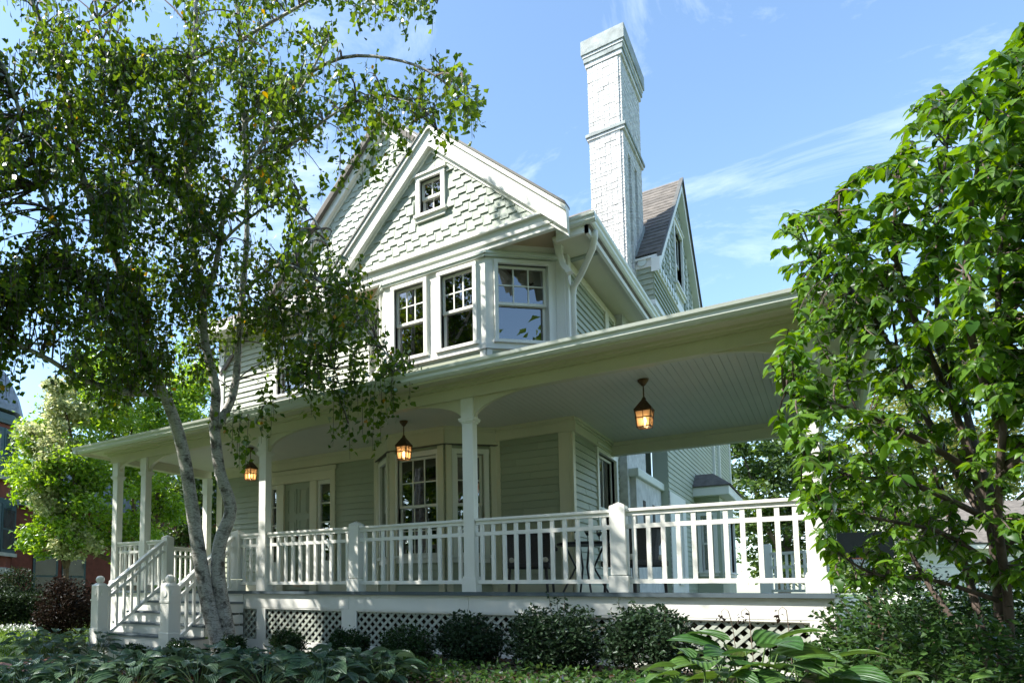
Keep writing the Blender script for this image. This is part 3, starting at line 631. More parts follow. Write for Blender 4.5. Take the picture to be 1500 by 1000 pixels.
for fr, l in zip(frs, lens):
    a, b = (.14, l-.16) if l < 1 else (.3, l-.3)
    wall(house, 'bay_wall', fr, 0 if l < 1 else .121, l if l < 1 else l-.121, -1.1, 2.55, [(a, b, .55, 2.0)], False, 'siding')
    if l > 1:
        window(house, fr, .3, 1.35, .55, 2.0, 1, 1, None, .08, head=False, room=.1, flare=.0); window(house, fr, 1.65, 2.7, .55, 2.0, 1, 1, None, .08, head=False, room=.1, flare=.0)
        MB().fbox(fr, 1.43, 1.57, .4, 2.1, -.1, .03).build('mullion', 'white', house)
    else: window(house, fr, a, b, .55, 2.0, 1, 1, None, .08, head=False, room=.1, flare=.0)
MB().box(4.62, 5.45, 11.75, 15.25, 2.5, 2.75).build('bay_fascia', 'white', house, bevel=.02)
mb = MB(); mb.slab([(4.62, 11.7, 2.76), (5.5, 11.7, 2.76), (5.05, 12.3, 3.15), (4.62, 12.3, 3.15)], .03); mb.slab([(5.5, 11.7, 2.76), (5.5, 15.3, 2.76), (5.05, 14.7, 3.15), (5.05, 12.3, 3.15)], .03); mb.slab([(4.62, 12.3, 3.15), (5.05, 12.3, 3.15), (5.05, 14.7, 3.15), (4.62, 14.7, 3.15)], .03); mb.build('bay_roof', 'roof', house)
# left flank and back, so that the house is closed from the side
MB().box(-3.75, -3.63, 2.82, 9, -1.1, 6.0).box(-3.6, 4.19, 8.9, 9.0, -1.1, 6.0).build('flank_wall', 'siding', house)
MB().box(-3.75, 4.2, 2.83, 2.95, -1.1, -.3).build('foundation', 'concrete', house)

# ------------------------------------------------------------------ porch
PXL, PXR, PB = -4.15, 7.42, 5.2
mb = MB(); mb.box(PXL-.05, PXR+.05, -.045, 2.7, -.045, 0).box(4.2, PXR+.05, 2.7, PB, -.045, 0); mb.build('porch_floor', 'floor', house)
# ceiling boards run front to back
cb = MB(); x = PXL
while x < PXR:
    x1 = min(x+.083, PXR); cb.box(x+.002, x1-.002, .05, 2.7 if x < 4.2 else PB, 2.788, 2.80); x += .083
cb.box(PXL, PXR, .05, 2.7, 2.80, 2.82); cb.box(4.2, PXR, 2.7, PB, 2.80, 2.82)
tag(cb.build('ceiling_boards', 'ceil', house), kind='stuff')
# beams, cornice, gutter, roof
for b in ((PXL-.02, PXR, 0, .16, 2.6, 2.84), (PXL-.02, PXL+.14, .16, 2.7, 2.6, 2.84), (PXR-.16, PXR, .16, PB, 2.6, 2.84), (4.2, PXR-.16, PB-.15, PB+.01, 2.55, 2.84)): MB().box(*b).build('porch_beam', 'cream', house, bevel=.006)
crown(Fr(PXR-.16, PB-.15, -1, 0), .0, 3.06, 2.78) if False else None
FB = Fr(0, PB-.15, 1, 0); mb = MB().fbox(FB, 4.3, PXR-.16, 2.72, 2.787, 0, .06); mb.build('crown_moulding', 'cream', house)
mb = MB().fbox(Fr(0, 0, 1, 0), PXL-.06, PXR+.04, 2.585, 2.612, 0, .02); mb.build('beam_bead', 'cream', house)
OV = .42
for b in ((PXL-OV, PXR+OV, -OV, 0, 2.80, 2.83), (PXL-OV, PXL-.02, 0, 2.7, 2.80, 2.83), (PXR, PXR+OV, 0, PB, 2.80, 2.83)): MB().box(*b).build('porch_soffit', 'cream', house)
mb = MB(); mb.box(PXL-.06, PXR+.06, -.05, 0, 2.74, 2.80); mb.box(PXL-.1, PXR+.1, -.1, 0, 2.77, 2.80); mb.build('cornice_moulding', 'cream', house)
MB().box(PXL-OV, PXR+OV, -OV-.03, -OV, 2.74, 2.90).box(PXL-OV-.03, PXL-OV, -OV-.03, 2.7, 2.74, 2.90).box(PXR+OV, PXR+OV+.03, -OV-.03, PB, 2.74, 2.90).build('porch_fascia', 'cream', house)
gt = MB(); gutprof(gt, (PXL-OV-.13, -OV-.03, 2.765), (PXR+OV+.13, -OV-.03, 2.765), (0, -1, 0)); gutprof(gt, (PXR+OV+.03, -OV-.13, 2.765), (PXR+OV+.03, PB, 2.765), (1, 0, 0)); gutprof(gt, (PXL-OV-.03, -OV-.13, 2.765), (PXL-OV-.03, 2.7, 2.765), (-1, 0, 0)); gt.build('porch_gutter', 'gutter', house)
e0, e1 = PXL-OV-.05, PXR+OV+.05; yf = -OV-.05; zr = 3.36
plane_roof([(e0, yf, 2.90), (e1, yf, 2.90), (e1-3.2, 2.7, zr), (e0+3.2, 2.7, zr)], .04); plane_roof([(e1, yf, 2.90), (e1, PB, 2.90), (e1-3.2, PB, zr), (e1-3.2, 2.7, zr)], .04); plane_roof([(e0, yf, 2.90), (e0+3.2, 2.7, zr), (e0, 2.75, 2.90)], .04)
# posts with plinth, shaft, capital, block; spandrel arches
POSTS = [(-4.02, .09), (-3.12, .09), (0, .09), (3.66, .09), (7.32-.02, .09)]
def post(x, y=.09, parent=house):
    o = MB().box(x-.075, x+.075, y-.075, y+.075, .205, 2.28).build('post', 'white', parent, bevel=.006)
    MB().box(x-.098, x+.098, y-.098, y+.098, 0, .185).box(x-.088, x+.088, y-.088, y+.088, .185, .205).build('plinth', 'white', o, bevel=.006)
    MB().box(x-.088, x+.088, y-.088, y+.088, 2.25, 2.272).box(x-.105, x+.105, y-.105, y+.105, 2.272, 2.30).box(x-.112, x+.112, y-.112, y+.112, 2.30, 2.318).build('capital', 'white', o)
    MB().box(x-.085, x+.085, y-.085, y+.085, 2.318, 2.60).build('post_block', 'white', o)
    return o
for x, y in POSTS: post(x, y)
post(-4.02, 2.58); post(7.31, 2.6); post(7.31, PB-.1)
PFR = Fr(0, .09, 1, 0)
def spandrel(fr, u, sgn, L_=.95, H_=.30, d=.035):
    pts = [(u, 2.6), (u+sgn*L_, 2.6)] + [(u+sgn*(L_-L_*math.sin(t)), 2.6-H_+H_*math.cos(t)) for t in np.linspace(.12, PI/2, 12)]
    MB().prism(fr, pts if sgn < 0 else pts[::-1], -d, d).build('spandrel', 'cream', house)
for x, sides in ((-4.02, (1,)), (-3.12, (-1, 1)), (0, (-1, 1)), (3.66, (-1, 1)), (7.30, (-1,))):
    for s in sides: spandrel(PFR, x+s*.085, s, .42 if (x == -4.02 or (x == -3.12 and s < 0)) else .95, .18 if (x == -4.02 or (x == -3.12 and s < 0)) else .30)
spandrel(Fr(7.31, 0, 0, 1), .175, 1)
# newels
def newel(x, y, z0=0, h=1.0, s=.095, parent=house):
    o = MB().box(x-s*.9, x+s*.9, y-s*.9, y+s*.9, z0+.2, z0+h).build('newel', 'white', parent, bevel=.006)
    MB().box(x-s*1.12, x+s*1.12, y-s*1.12, y+s*1.12, z0, z0+.19).build('plinth', 'white', o, bevel=.006)
    n_ = MB(); a = s*.9; t = z0+h
    n_.v += [(x-a, y-a, t), (x+a, y-a, t), (x+a, y+a, t), (x-a, y+a, t), (x, y, t+.05)]; n_.f += [(0, 1, 4), (1, 2, 4), (2, 3, 4), (3, 0, 4), (3, 2, 1, 0)]; n_.build('cap', 'white', o)
    return o
newel(1.83, .09); newel(5.49, .09); newel(-2.45, .09); newel(-.62, .09)
def railing(p, q, slope=False, skip=0.):
    """rails between two posts, balusters one by one"""
    p = np.array(p, float); q = np.array(q, float); d = q-p; ln = math.hypot(d[0], d[1])
    up = lambda t, z: p+d*t+np.array([0, 0, z])
    o = MB().beam(up(0, .945), up(1, .945), .10, .035).build('railing', 'white', house, bevel=.004)
    for nm, z, wd, h in (('top_rail', .905, .06, .045), ('middle_rail', .76, .045, .05), ('bottom_rail', .13, .055, .05)): MB().beam(up(0, z), up(1, z), wd, h).build(nm, 'white', o)
    n = max(2, round(ln/.152)); hd = d/np.linalg.norm([d[0], d[1]])
    for i in range(n):
        t = (i+.5)/n; c = up(t, 0)
        piece('baluster', BAL, o, (c[0], c[1], c[2]+.13+.002), math.atan2(d[1], d[0]))
    return o
BAL = mesh_only(MB().box(-.0215, .0215, -.0215, .0215, 0, .76), 'baluster', 'white')
Y_ = .09
for a, b in ((.08, 1.745), (1.915, 3.58), (3.74, 5.405), (5.575, 7.22), (-.535, -.08), (-3.045, -2.535), (-3.945, -3.195)): railing((a, Y_, 0), (b, Y_, 0))
railing((-4.02, .18, 0), (-4.02, 2.5, 0)); railing((7.31, .18, 0), (7.31, 2.5, 0)); railing((7.31, 2.7, 0), (7.31, PB-.2, 0)); 
# skirt: fascia board, frame boards, lattice slats
FK = Fr(0, .0, 1, 0)
for a, b in ((-.62, 1.748), (1.752, 3.648), (3.652, 5.478), (5.482, PXR)): MB().fbox(FK, a, b, -.262, -.047, -.03, random.uniform(-.001, .001)).build('skirt_board', 'white', house)
MB().fbox(FK, -.62, PXR, -.285, -.262, -.03, -.004).build('skirt_board', 'white', house)
uprights = [(-.62, -.49), (-.085, .10), (1.62, 1.885), (3.545, 3.75), (5.39, 5.58), (7.22, PXR)]
for a, b in uprights: MB().fbox(FK, a, b, -1.1, -.285, -.03, -.002).build('skirt_upright', 'white', house)
for (a0, a), (b, b1) in zip(uprights, uprights[1:]):
    MB().fbox(FK, a, b, -1.0, -.79, -.03, -.003).build('skirt_board', 'white', house)
    lp = MB().fbox(FK, a, b, -.30, -.286, -.06, -.031).fbox(FK, a, b, -.80, -.786, -.06, -.031).build('lattice_panel', 'white', house)
    z0, z1 = -.79, -.285; sp = .098; wd = .036
    for sg in (1, -1):
        c = -(z1-z0)
        while c < (b-a):
            # line u = a + c + t, z = z0 + t (sg=1) or z1 - t
            t0 = max(0, -c); t1 = min(z1-z0, b-a-c)
            if t1-t0 > .02:
                u0, u1 = a+c+t0, a+c+t1; za, zb = (z0+t0, z0+t1) if sg > 0 else (z1-t0, z1-t1)
                ln = math.hypot(u1-u0, zb-za); ang = math.atan2(zb-za, u1-u0)
                y = .036 if sg > 0 else .045
                mt = Matrix.Translation((u0, y, za+FL)) @ Matrix.Rotation(-ang, 4, 'Y') @ Matrix.Diagonal((ln, .008, wd, 1)) @ Matrix.Translation((0, 0, -.5))
                piece('slat', ub('lattice'), lp, None, mtx=mt)
            c += sp*1.3
MB().box(-.55, 7.2, .55, .6, -1.1, -.05).build('dark_underfloor_sheet', 'mulch', house)  # added dark sheet, stands for the shade under the porch floor
# right end of the porch: skirt with wide boards, left end skirt
RS = Fr(PXR, 0, .06, 1)
MB().fbox(RS, .005, PB, -.29, -.05, -.06, .0).build('skirt_board', 'white', house)
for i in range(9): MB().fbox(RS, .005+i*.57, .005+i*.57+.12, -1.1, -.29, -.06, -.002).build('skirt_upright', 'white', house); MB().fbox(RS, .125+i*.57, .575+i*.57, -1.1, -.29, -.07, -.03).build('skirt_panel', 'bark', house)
MB().box(PXL, PXL+.03, .03, 2.7, -1.1, -.047).box(PXL, -2.65, 0, .03, -1.1, -.047).build('skirt_board', 'white', house)
# steps: risers and treads, skirts, bottom newels with ball tops, sloping rails
SX0, SX1 = -2.70, -.36
for i in range(6):
    z = -.18*(i+1) if i < 5 else -.9; y0 = -.02-.29*(i+1) if i < 5 else -1.72
    if i == 5: break
    e = .16 if i == 4 else 0
    y1 = -.02-.29*i
    MB().box(SX0-e, SX1, y0-.03, y1, z-.035, z).build('tread', 'floor', house, bevel=.006)
    MB().box(SX0+.02-e, SX1-.03, y0, y0+.02, z-.18 if i < 4 else -1.1, z-.036).build('riser', 'white', house)
    MB().box(SX1-.05, SX1-.025, y0+.02, 0, z-.18 if i < 4 else -1.1, z-.037).build('step_skirt', 'white', house); MB().box(SX0+.02-e, SX0+.045-e, y0+.02, 0, z-.18 if i < 4 else -1.1, z-.037).build('step_skirt', 'white', house)
MB().box(SX0+.02, SX1-.02, -.022, -.002, -.18, -.047).build('riser', 'white', house)
for x in (-2.46, -.66):
    y, z0 = -1.36, -.9
    o = MB().box(x-.102, x+.102, y-.102, y+.102, z0, z0+.98).build('bottom_newel', 'white', house, bevel=.008)
    MB().box(x-.114, x+.114, y-.114, y+.114, z0, z0+.26).build('plinth', 'white', o, bevel=.008); MB().box(x-.112, x+.112, y-.112, y+.112, z0+.72, z0+.75).build('neck_band', 'white', o)
    n_ = MB(); a = .102; t = z0+.98
    n_.v += [(x-a, y-a, t), (x+a, y-a, t), (x+a, y+a, t), (x-a, y+a, t), (x-.05, y-.05, t+.045), (x+.05, y-.05, t+.045), (x+.05, y+.05, t+.045), (x-.05, y+.05, t+.045)]
    n_.f += [(0, 1, 5, 4), (1, 2, 6, 5), (2, 3, 7, 6), (3, 0, 4, 7), (4, 5, 6, 7)]; n_.build('cap', 'white', o)
    MB().lathe((x, y, t+.04), [(.03, 0), (.045, .01), (.068, .035), (.075, .065), (.068, .095), (.045, .12), (.015, .13)], 14).build('ball_top', 'white', o, True)
    for fr in (Fr(x, y-.102, 1, 0), Fr(x+.102, y, 0, 1)): 
        p = fr.P(0, z0+.86, 0); q = fr.P(0, z0+.86, .012); MB().tube([p, q], .055, 14).build('rosette', 'white', o)
    railing((x, y+.11, z0-.02), (x, 0.0, -.02))

# ------------------------------------------------------------------ lanterns, chairs, table
def lantern(x, label):
    y = 1.25; o = tag(empty('porch_lantern', (x, y, 2.14)), label, 'lantern', 'lit lanterns hanging from the porch ceiling')
    org = (x, y, 2.14+FL); r4 = PI/4; q = 1.4142
    def B(mb, n, m, **k): return mb.build(n, m, o, org=org, **k)
    B(MB().lathe((x, y, 2.70), [(.02, 0), (.035, .02), (.065, .06), (.07, .085)], 10), 'ceiling_canopy', 'bronze', smooth=True)
    B(MB().tube([(x, y, 2.52), (x, y, 2.72)], .009, 6).lathe((x, y, 2.50), [(.012, 0), (.03, .02), (.014, .05)], 8), 'stem', 'bronze')
    B(MB().lathe((x, y, 2.37), [(.106*q, 0), (.106*q, .012), (.018*q, .15)], 4, r4), 'lantern_roof', 'bronze')
    f = MB()
    for sx in (-1, 1):
        for sy in (-1, 1):
            f.beam((x+sx*.075, y+sy*.075, 2.155), (x+sx*.095, y+sy*.095, 2.37), .014, .014, (0, 1, .01))
    for z, a in ((2.15, .078), (2.27, .09), (2.362, .097)):
        for s in (-1, 1): f.beam((x-a, y+s*a, z), (x+a, y+s*a, z), .012, .014); f.beam((x+s*a, y-a, z), (x+s*a, y+a, z), .012, .014)
    for s in (-1, 1): f.beam((x, y+s*.077, 2.155), (x, y+s*.096, 2.37), .009, .009, (1, 0, 0)); f.beam((x+s*.077, y, 2.155), (x+s*.096, y, 2.37), .009, .009, (0, 1, 0))
    B(f, 'frame', 'bronze')
    for k in range(4):
        c, s = math.cos(k*PI/2), math.sin(k*PI/2); R_ = lambda a, b, z: (x+a*c-b*s, y+a*s+b*c, z)
        B(MB().hexa([R_(-.073, -.073, 2.157), R_(.073, -.073, 2.157), R_(.073, -.071, 2.157), R_(-.073, -.071, 2.157), R_(-.092, -.092, 2.362), R_(.092, -.092, 2.362), R_(.092, -.090, 2.362), R_(-.092, -.09, 2.362)]), 'pane', 'lampglass')
    B(MB().lathe((x, y, 2.19), [(.012, -.03), (.014, 0), (.024, .03), (.026, .05), (.016, .08), (.004, .1)], 8), 'bulb', 'bulb', smooth=True)
def lampglass():
    m, nt, b = newmat('amber_seedy_glass'); L = nt.links.new; nt.nodes.remove(b); out = nt.nodes['Material Output']
    t = N(nt, 'ShaderNodeBsdfTransparent'); t.inputs[0].default_value = (1, .88, .70, 1); d = N(nt, 'ShaderNodeBsdfTranslucent'); d.inputs[0].default_value = (.9, .74, .56, 1); g = N(nt, 'ShaderNodeBsdfGlossy'); g.inputs['Roughness'].default_value = .15
    m1 = N(nt, 'ShaderNodeMixShader'); m1.inputs[0].default_value = .45; L(t.outputs[0], m1.inputs[1]); L(d.outputs[0], m1.inputs[2])
    m2 = N(nt, 'ShaderNodeMixShader'); m2.inputs[0].default_value = .08; L(m1.outputs[0], m2.inputs[1]); L(g.outputs[0], m2.inputs[2]); L(m2.outputs[0], out.inputs[0]); return m
M['lampglass'] = lampglass()
lantern(-1.42, 'lit bronze lantern hanging from the porch ceiling before the front door')
lantern(1.99, 'lit bronze lantern hanging from the porch ceiling before the bay window')
lantern(5.575, 'lit bronze lantern hanging over the wide porch end with the wicker chairs')

def wicker_chair(x, y, rz, label):
    o = tag(empty('wicker_chair', (x, y, 0), rz), label, 'chair', 'dark wicker armchairs on the porch')
    def B(mb, n, m, **k): return mb.build(n, m, o, local=True, **k)
    for sx in (-1, 1):
        for sy in (-1, 1): B(MB().tube([(sx*.27, sy*.25, 0), (sx*.25, sy*.23, .36)], [.018, .022], 6), 'leg', 'wicker')
    B(MB().box(-.30, .30, -.29, .28, .34, .42), 'seat', 'wicker', bevel=.02)
    B(MB().box(-.27, .27, -.28, .22, .421, .50), 'cushion', 'cushion', bevel=.03)
    # barrel back: a curved shell rising to a rounded crest, arms run forward along the same shell
    s = MB(); n = 18; th = .035
    for i in range(n+1):
        t = -PI*.70+PI*1.40*i/n; c = math.cos(t); hgt = .86-.03*abs(t) if abs(t) < .85 else max(.62, .835-.5*(abs(t)-.85))
        lean = .10*max(0, c); bx, by = .33*math.sin(t), -.02+.29*c
        for k, z in enumerate((.36, .6, hgt)):
            f = (1, 1.03, 1.08+lean)[k]
            s.v.append((bx*f, by*f, z)); s.v.append((bx*f*(1-th/.3), by*f*(1-th/.3), z))
    for i in range(n):
        a = i*6; b = a+6
        for k in (0, 2): s.f += [(a+k, b+k, b+k+2, a+k+2), (a+k+1, a+k+3, b+k+3, b+k+1)]
        s.f.append((a+4, b+4, b+5, a+5)); s.f.append((a, a+1, b+1, b))
    s.f += [(0, 2, 3, 1), (2, 4, 5, 3)]; e = n*6; s.f += [(e, e+1, e+3, e+2), (e+2, e+3, e+5, e+4)]
    B(s, 'backrest', 'wicker', smooth=False)
    B(MB().tube([(.33*1.12*math.sin(t)*(1.08+.1*max(0, math.cos(t)))/1.12, (-.02+.29*math.cos(t))*(1.08+.1*max(0, math.cos(t))), .86-.03*abs(t) if abs(t) < .85 else max(.62, .835-.5*(abs(t)-.85))) for t in np.linspace(-PI*.7, PI*.7, 24)], .024, 6), 'rolled_rim', 'wicker', smooth=True)
    return o
wicker_chair(3.95, 1.5, PI+.15, 'dark wicker armchair with a pale cushion, its back to the corner of the sage wall')
wicker_chair(5.35, 1.45, PI/2*3-.55, 'dark wicker armchair turned side on, under the lantern over the wide porch end')
tb = tag(empty('round_table', (4.68, 1.6, 0)), 'small dark round table between the two wicker chairs', 'table')
MB().lathe((0, 0, .66), [(.02, 0), (.36, .0), (.37, .02), (.36, .035), (0.01, .035)], 24).build('table_top', 'metalb', tb, local=True)
for k in range(4): a = k*PI/2+.5; MB().tube([(.3*math.cos(a), .3*math.sin(a), 0), (.12*math.cos(a), .12*math.sin(a), .35), (.26*math.cos(a), .26*math.sin(a), .66)], .014, 6).build('leg', 'metalb', tb, local=True)
bt = tag(empty('wine_bottle', (4.60, 1.55, .695)), 'dark green wine bottle standing on the round porch table', 'bottle')
MB().lathe((0, 0, 0), [(.036, 0), (.038, .01), (.038, .19), (.03, .22), (.014, .25), (.013, .31), (.015, .315)], 12).build('glass_body', mat('dark_green_glass', (.01, .03, .012), .08, .02), bt, True, local=True); MB().lathe((0, 0, .05), [(.0385, 0), (.0385, .09)], 12).build('bottle_label', 'curtain', bt, True, local=True)
for gx, gy, lb in ((4.76, 1.47, 'wine glass on the round porch table, close to the railing'), (4.85, 1.72, 'wine glass on the round porch table, close to the wall')):
    gl_ = tag(empty('wine_glass', (gx, gy, .695)), lb, 'wine glass')
    MB().lathe((0, 0, 0), [(.034, 0), (.034, .004), (.005, .01), (.004, .085), (.02, .1), (.037, .135), (.038, .17), (.03, .21), (.029, .21), (.036, .17), (.034, .137), (.015, .105)], 12).build('goblet', 'glass', gl_, True, local=True)

# ------------------------------------------------------------------ foliage helpers
def leaf_cloud(name, P, size, m, parent=None, droop=.5, aspect=.6, fold=.15, facing=None, quads=False, org=(0, 0, 0), kind=None):
    """many small folded leaves in one mesh; P: n x 3 positions (from porch floor)"""
    n = len(P); P = np.asarray(P, float); sz = np.asarray(size) if np.ndim(size) else np.full(n, size); sz = sz*rng.uniform(.7, 1.3, n)
    d = rng.normal(size=(n, 3)); d[:, 2] = d[:, 2]*.6-droop; d /= np.linalg.norm(d, axis=1)[:, None]
    h = rng.normal(size=(n, 3)); h[:, 2] += .4
    if facing is not None: h += facing
    s = np.cross(d, h); s /= np.linalg.norm(s, axis=1)[:, None]+1e-9; nn = np.cross(s, d)
    a = sz[:, None]; V = np.empty((n, 4, 3))
    V[:, 0] = P; V[:, 1] = P+d*a*.42+s*a*aspect*.5+nn*a*fold; V[:, 2] = P+d*a-nn*a*.08; V[:, 3] = P+d*a*.42-s*a*aspect*.5+nn*a*fold
    V = V.reshape(-1, 3); V[:, 2] += FL; V -= np.array(org)
    me = bpy.data.meshes.new(name); me.vertices.add(4*n); me.vertices.foreach_set('co', V.ravel())
    idx = (np.arange(n)*4)[:, None]; T = np.concatenate([idx+np.array([[0, 1, 2]]), idx+np.array([[0, 2, 3]])], 1).reshape(-1, 3)
    me.loops.add(6*n); me.loops.foreach_set('vertex_index', T.ravel().astype(np.int32)); me.polygons.add(2*n); me.polygons.foreach_set('loop_start', np.arange(0, 6*n, 3, dtype=np.int32))
    me.materials.append(M[m]); me.update(); me.validate()
    o = link(name, me, parent)
    if kind: o['kind'] = kind
    return o
def inpoly(x, y, poly):
    c = False; j = len(poly)-1
    for i in range(len(poly)):
        if (poly[i][1] > y) != (poly[j][1] > y) and x < (poly[j][0]-poly[i][0])*(y-poly[i][1])/(poly[j][1]-poly[i][1])+poly[i][0]: c = not c
        j = i
    return c
def smooth_path(pts, k=4):
    P = [np.array(p, float) for p in pts]; out = []
    for i in range(len(P)-1):
        p0, p1, p2, p3 = P[max(i-1, 0)], P[i], P[i+1], P[min(i+2, len(P)-1)]
        for t in np.linspace(0, 1, k, endpoint=False): out.append(.5*((2*p1)+(-p0+p2)*t+(2*p0-5*p1+4*p2-p3)*t*t+(-p0+3*p1-3*p2+p3)*t**3))
    return out+[P[-1]]
def branch(a, b, sag=.1, n=5, wig=.06):
    a = np.array(a, float); b = np.array(b, float); L_ = np.linalg.norm(b-a); m = (a+b)/2+np.array([rng.normal()*wig, rng.normal()*wig, sag])*L_
    return [(1-t)**2*a+2*t*(1-t)*m+t*t*b for t in np.linspace(0, 1, n)]

# ------------------------------------------------------------------ the birch in front of the steps
birch = tag(empty('birch_tree', (-.2, -.78, -1.08)), 'twin-stemmed white birch with drooping leafy boughs, growing beside the porch steps', 'tree')
def px(path, default=-.8):  # (x, y, distance) in the photograph -> point
    return [atd(*p) for p in path]
D0 = 10.15
limbs = []
def limb(path, r0, r1, nm='limb', k=4, add=True):
    P = smooth_path(px(path), k); n = len(P); R_ = [r0+(r1-r0)*(i/(n-1))**.8 for i in range(n)]
    MB().tube(P, R_, 10 if r0 > .06 else 6).build(nm, 'birchbark', birch, True)
    if add: limbs.append((P, R_))
limb([(327, 975, D0), (320, 945, D0), (300, 860, D0), (284, 760, D0), (268, 660, D0), (246, 590, D0-.1), (222, 545, D0-.2), (195, 480, D0-.4), (178, 400, D0-.6), (150, 330, D0-.8), (118, 250, D0-.9), (92, 120, D0-1), (62, 40, D0-1), (20, -60, D0-1)], .14, .026, 'trunk')
limb([(336, 975, D0+.1), (334, 930, D0+.1), (320, 850, D0+.1), (322, 795, D0+.1), (338, 745, D0+.1), (322, 690, D0+.1), (314, 620, D0+.1), (316, 570, D0), (300, 500, D0), (296, 440, D0), (284, 370, D0-.1), (276, 280, D0-.2), (272, 190, D0-.2), (284, 90, D0-.2), (288, -60, D0-.2)], .138, .026, 'trunk')
limb([(318, 625, D0+.1), (342, 575, D0+.2), (350, 500, D0+.3), (356, 420, D0+.4), (362, 330, D0+.5), (358, 200, D0+.5), (352, 60, D0+.5), (340, -80, D0+.5)], .075, .025)
limb([(298, 440, D0), (316, 390, D0-.2), (330, 310, D0-.5), (372, 230, D0-.7), (430, 150, D0-.8), (480, 60, D0-.8)], .06, .015)
limb([(240, 575, D0), (190, 575, D0-.5), (120, 555, D0-1), (60, 520, D0-1.4), (-20, 490, D0-1.7), (-120, 470, D0-2)], .06, .02)
limb([(215, 530, D0-.2), (160, 470, D0-.8), (100, 370, D0-1.3), (50, 240, D0-1.6), (10, 110, D0-1.8), (-60, 0, D0-2)], .05, .02)
limb([(280, 300, D0-.2), (220, 240, D0-.6), (180, 160, D0-1), (150, 60, D0-1.2), (130, -60, D0-1.3)], .04, .015)
limb([(356, 430, D0+.4), (400, 390, D0), (450, 400, D0-.4), (510, 450, D0-.7), (560, 510, D0-.9), (600, 565, D0-1)], .035, .008)
limb([(352, 470, D0+.3), (400, 450, D0-.3), (450, 470, D0-.8), (490, 540, D0-1), (510, 620, D0-1.1)], .03, .007)
limb([(358, 180, D0+.5), (420, 130, D0), (500, 85, D0-.6), (590, 90, D0-1), (650, 120, D0-1.2), (688, 165, D0-1.3)], .04, .008)
limb([(360, 260, D0+.4), (430, 210, D0-.1), (520, 150, D0-.6), (600, 150, D0-1), (640, 190, D0-1.1)], .032, .007)
limb([(350, 60, D0+.5), (420, 20, D0), (500, -20, D0-.5), (600, -30, D0-.9), (640, 5, D0-1)], .035, .008)
limb([(330, 620, D0), (350, 610, D0-.3), (375, 620, D0-.6), (395, 640, D0-.7)], .012, .004)
limb([(290, 400, D0), (340, 340, D0-.8), (400, 300, D0-1.4), (450, 310, D0-1.8), (480, 360, D0-2)], .03, .008)
# roots
for k, (dx, dy) in enumerate(((.25, -.2), (-.28, -.15), (.1, .3), (-.2, .2))):
    c = atd(331, 965, D0); MB().tube([c+np.array([0, 0, .12]), c+np.array([dx*.6, dy*.6, .0]), c+np.array([dx*1.3, dy*1.3, -.12])], [.13, .09, .03], 7).build('root', 'birchbark', birch, True)
# drooping leafy twigs: hang from the limbs, fill the crown's volume
CROWN = [(-260, -90), (-260, 560), (-60, 560), (30, 555), (110, 570), (190, 600), (225, 585), (262, 560), (300, 560), (345, 610), (395, 610), (440, 590), (500, 590), (560, 560), (600, 545), (560, 470), (530, 410), (470, 350), (440, 300), (440, 255), (480, 200), (540, 200), (620, 180), (690, 165), (690, 110), (640, 75), (560, 70), (540, 30), (640, 10), (620, -70)]
HOLES = [(395, 340, 26), (520, 110, 20), (60, 470, 28), (440, 30, 26), (250, 40, 24), (205, 20, 22), (20, 330, 24), (490, 30, 26), (130, 20, 20), (320, 20, 18), (30, 190, 20), (70, 560, 30), (360, 540, 34), (400, 560, 24), (445, 250, 30), (480, 180, 20), (210, 330, 22), (150, 230, 22), (420, 90, 22), (330, 130, 18), (60, 300, 22), (460, 480, 20)]
LP_ = np.array([p for P, R_ in limbs for p in P]); LPX = LP_-CC
def project(p):
    d = p-CC; b = d@CF; return PX+FPX*(d@CR)/b, PY-FPX*(d@CU)/b, b
LB2 = np.array([project(p) for p in LP_])
tw = MB(); leaves = []; nsite = 0
def strand(top, length, dens=26, sway=.2):
    d = np.array([rng.normal()*sway, rng.normal()*sway, -1.]); P = []; p = top.copy(); n = 5
    for i in range(n+1): P.append(p.copy()); p = p+d*length/n; d[:2] *= .8
    tw.tube(P, [.004]*n+[.002], 3, False)
    for q in range(int(dens*length)):
        t = rng.random()*n; i = min(int(t), n-1); leaves.append(P[i]+(P[i+1]-P[i])*(t-i)+rng.normal(size=3)*.045)
site = 0
CC2 = []
while len(CC2) < 270:
    x = rng.uniform(-260, 690); y = rng.uniform(-90, 600)
    if inpoly(x, y, CROWN): CC2.append((x, y, rng.normal()*.7))
for x0, x1, y0, y1, k in ((-120, 240, 400, 555, 40), (400, 580, 400, 560, 8), (40, 450, 60, 330, 60)):
    for i in range(k): CC2.append((rng.uniform(x0, x1), rng.uniform(y0, y1), rng.normal()*.6))
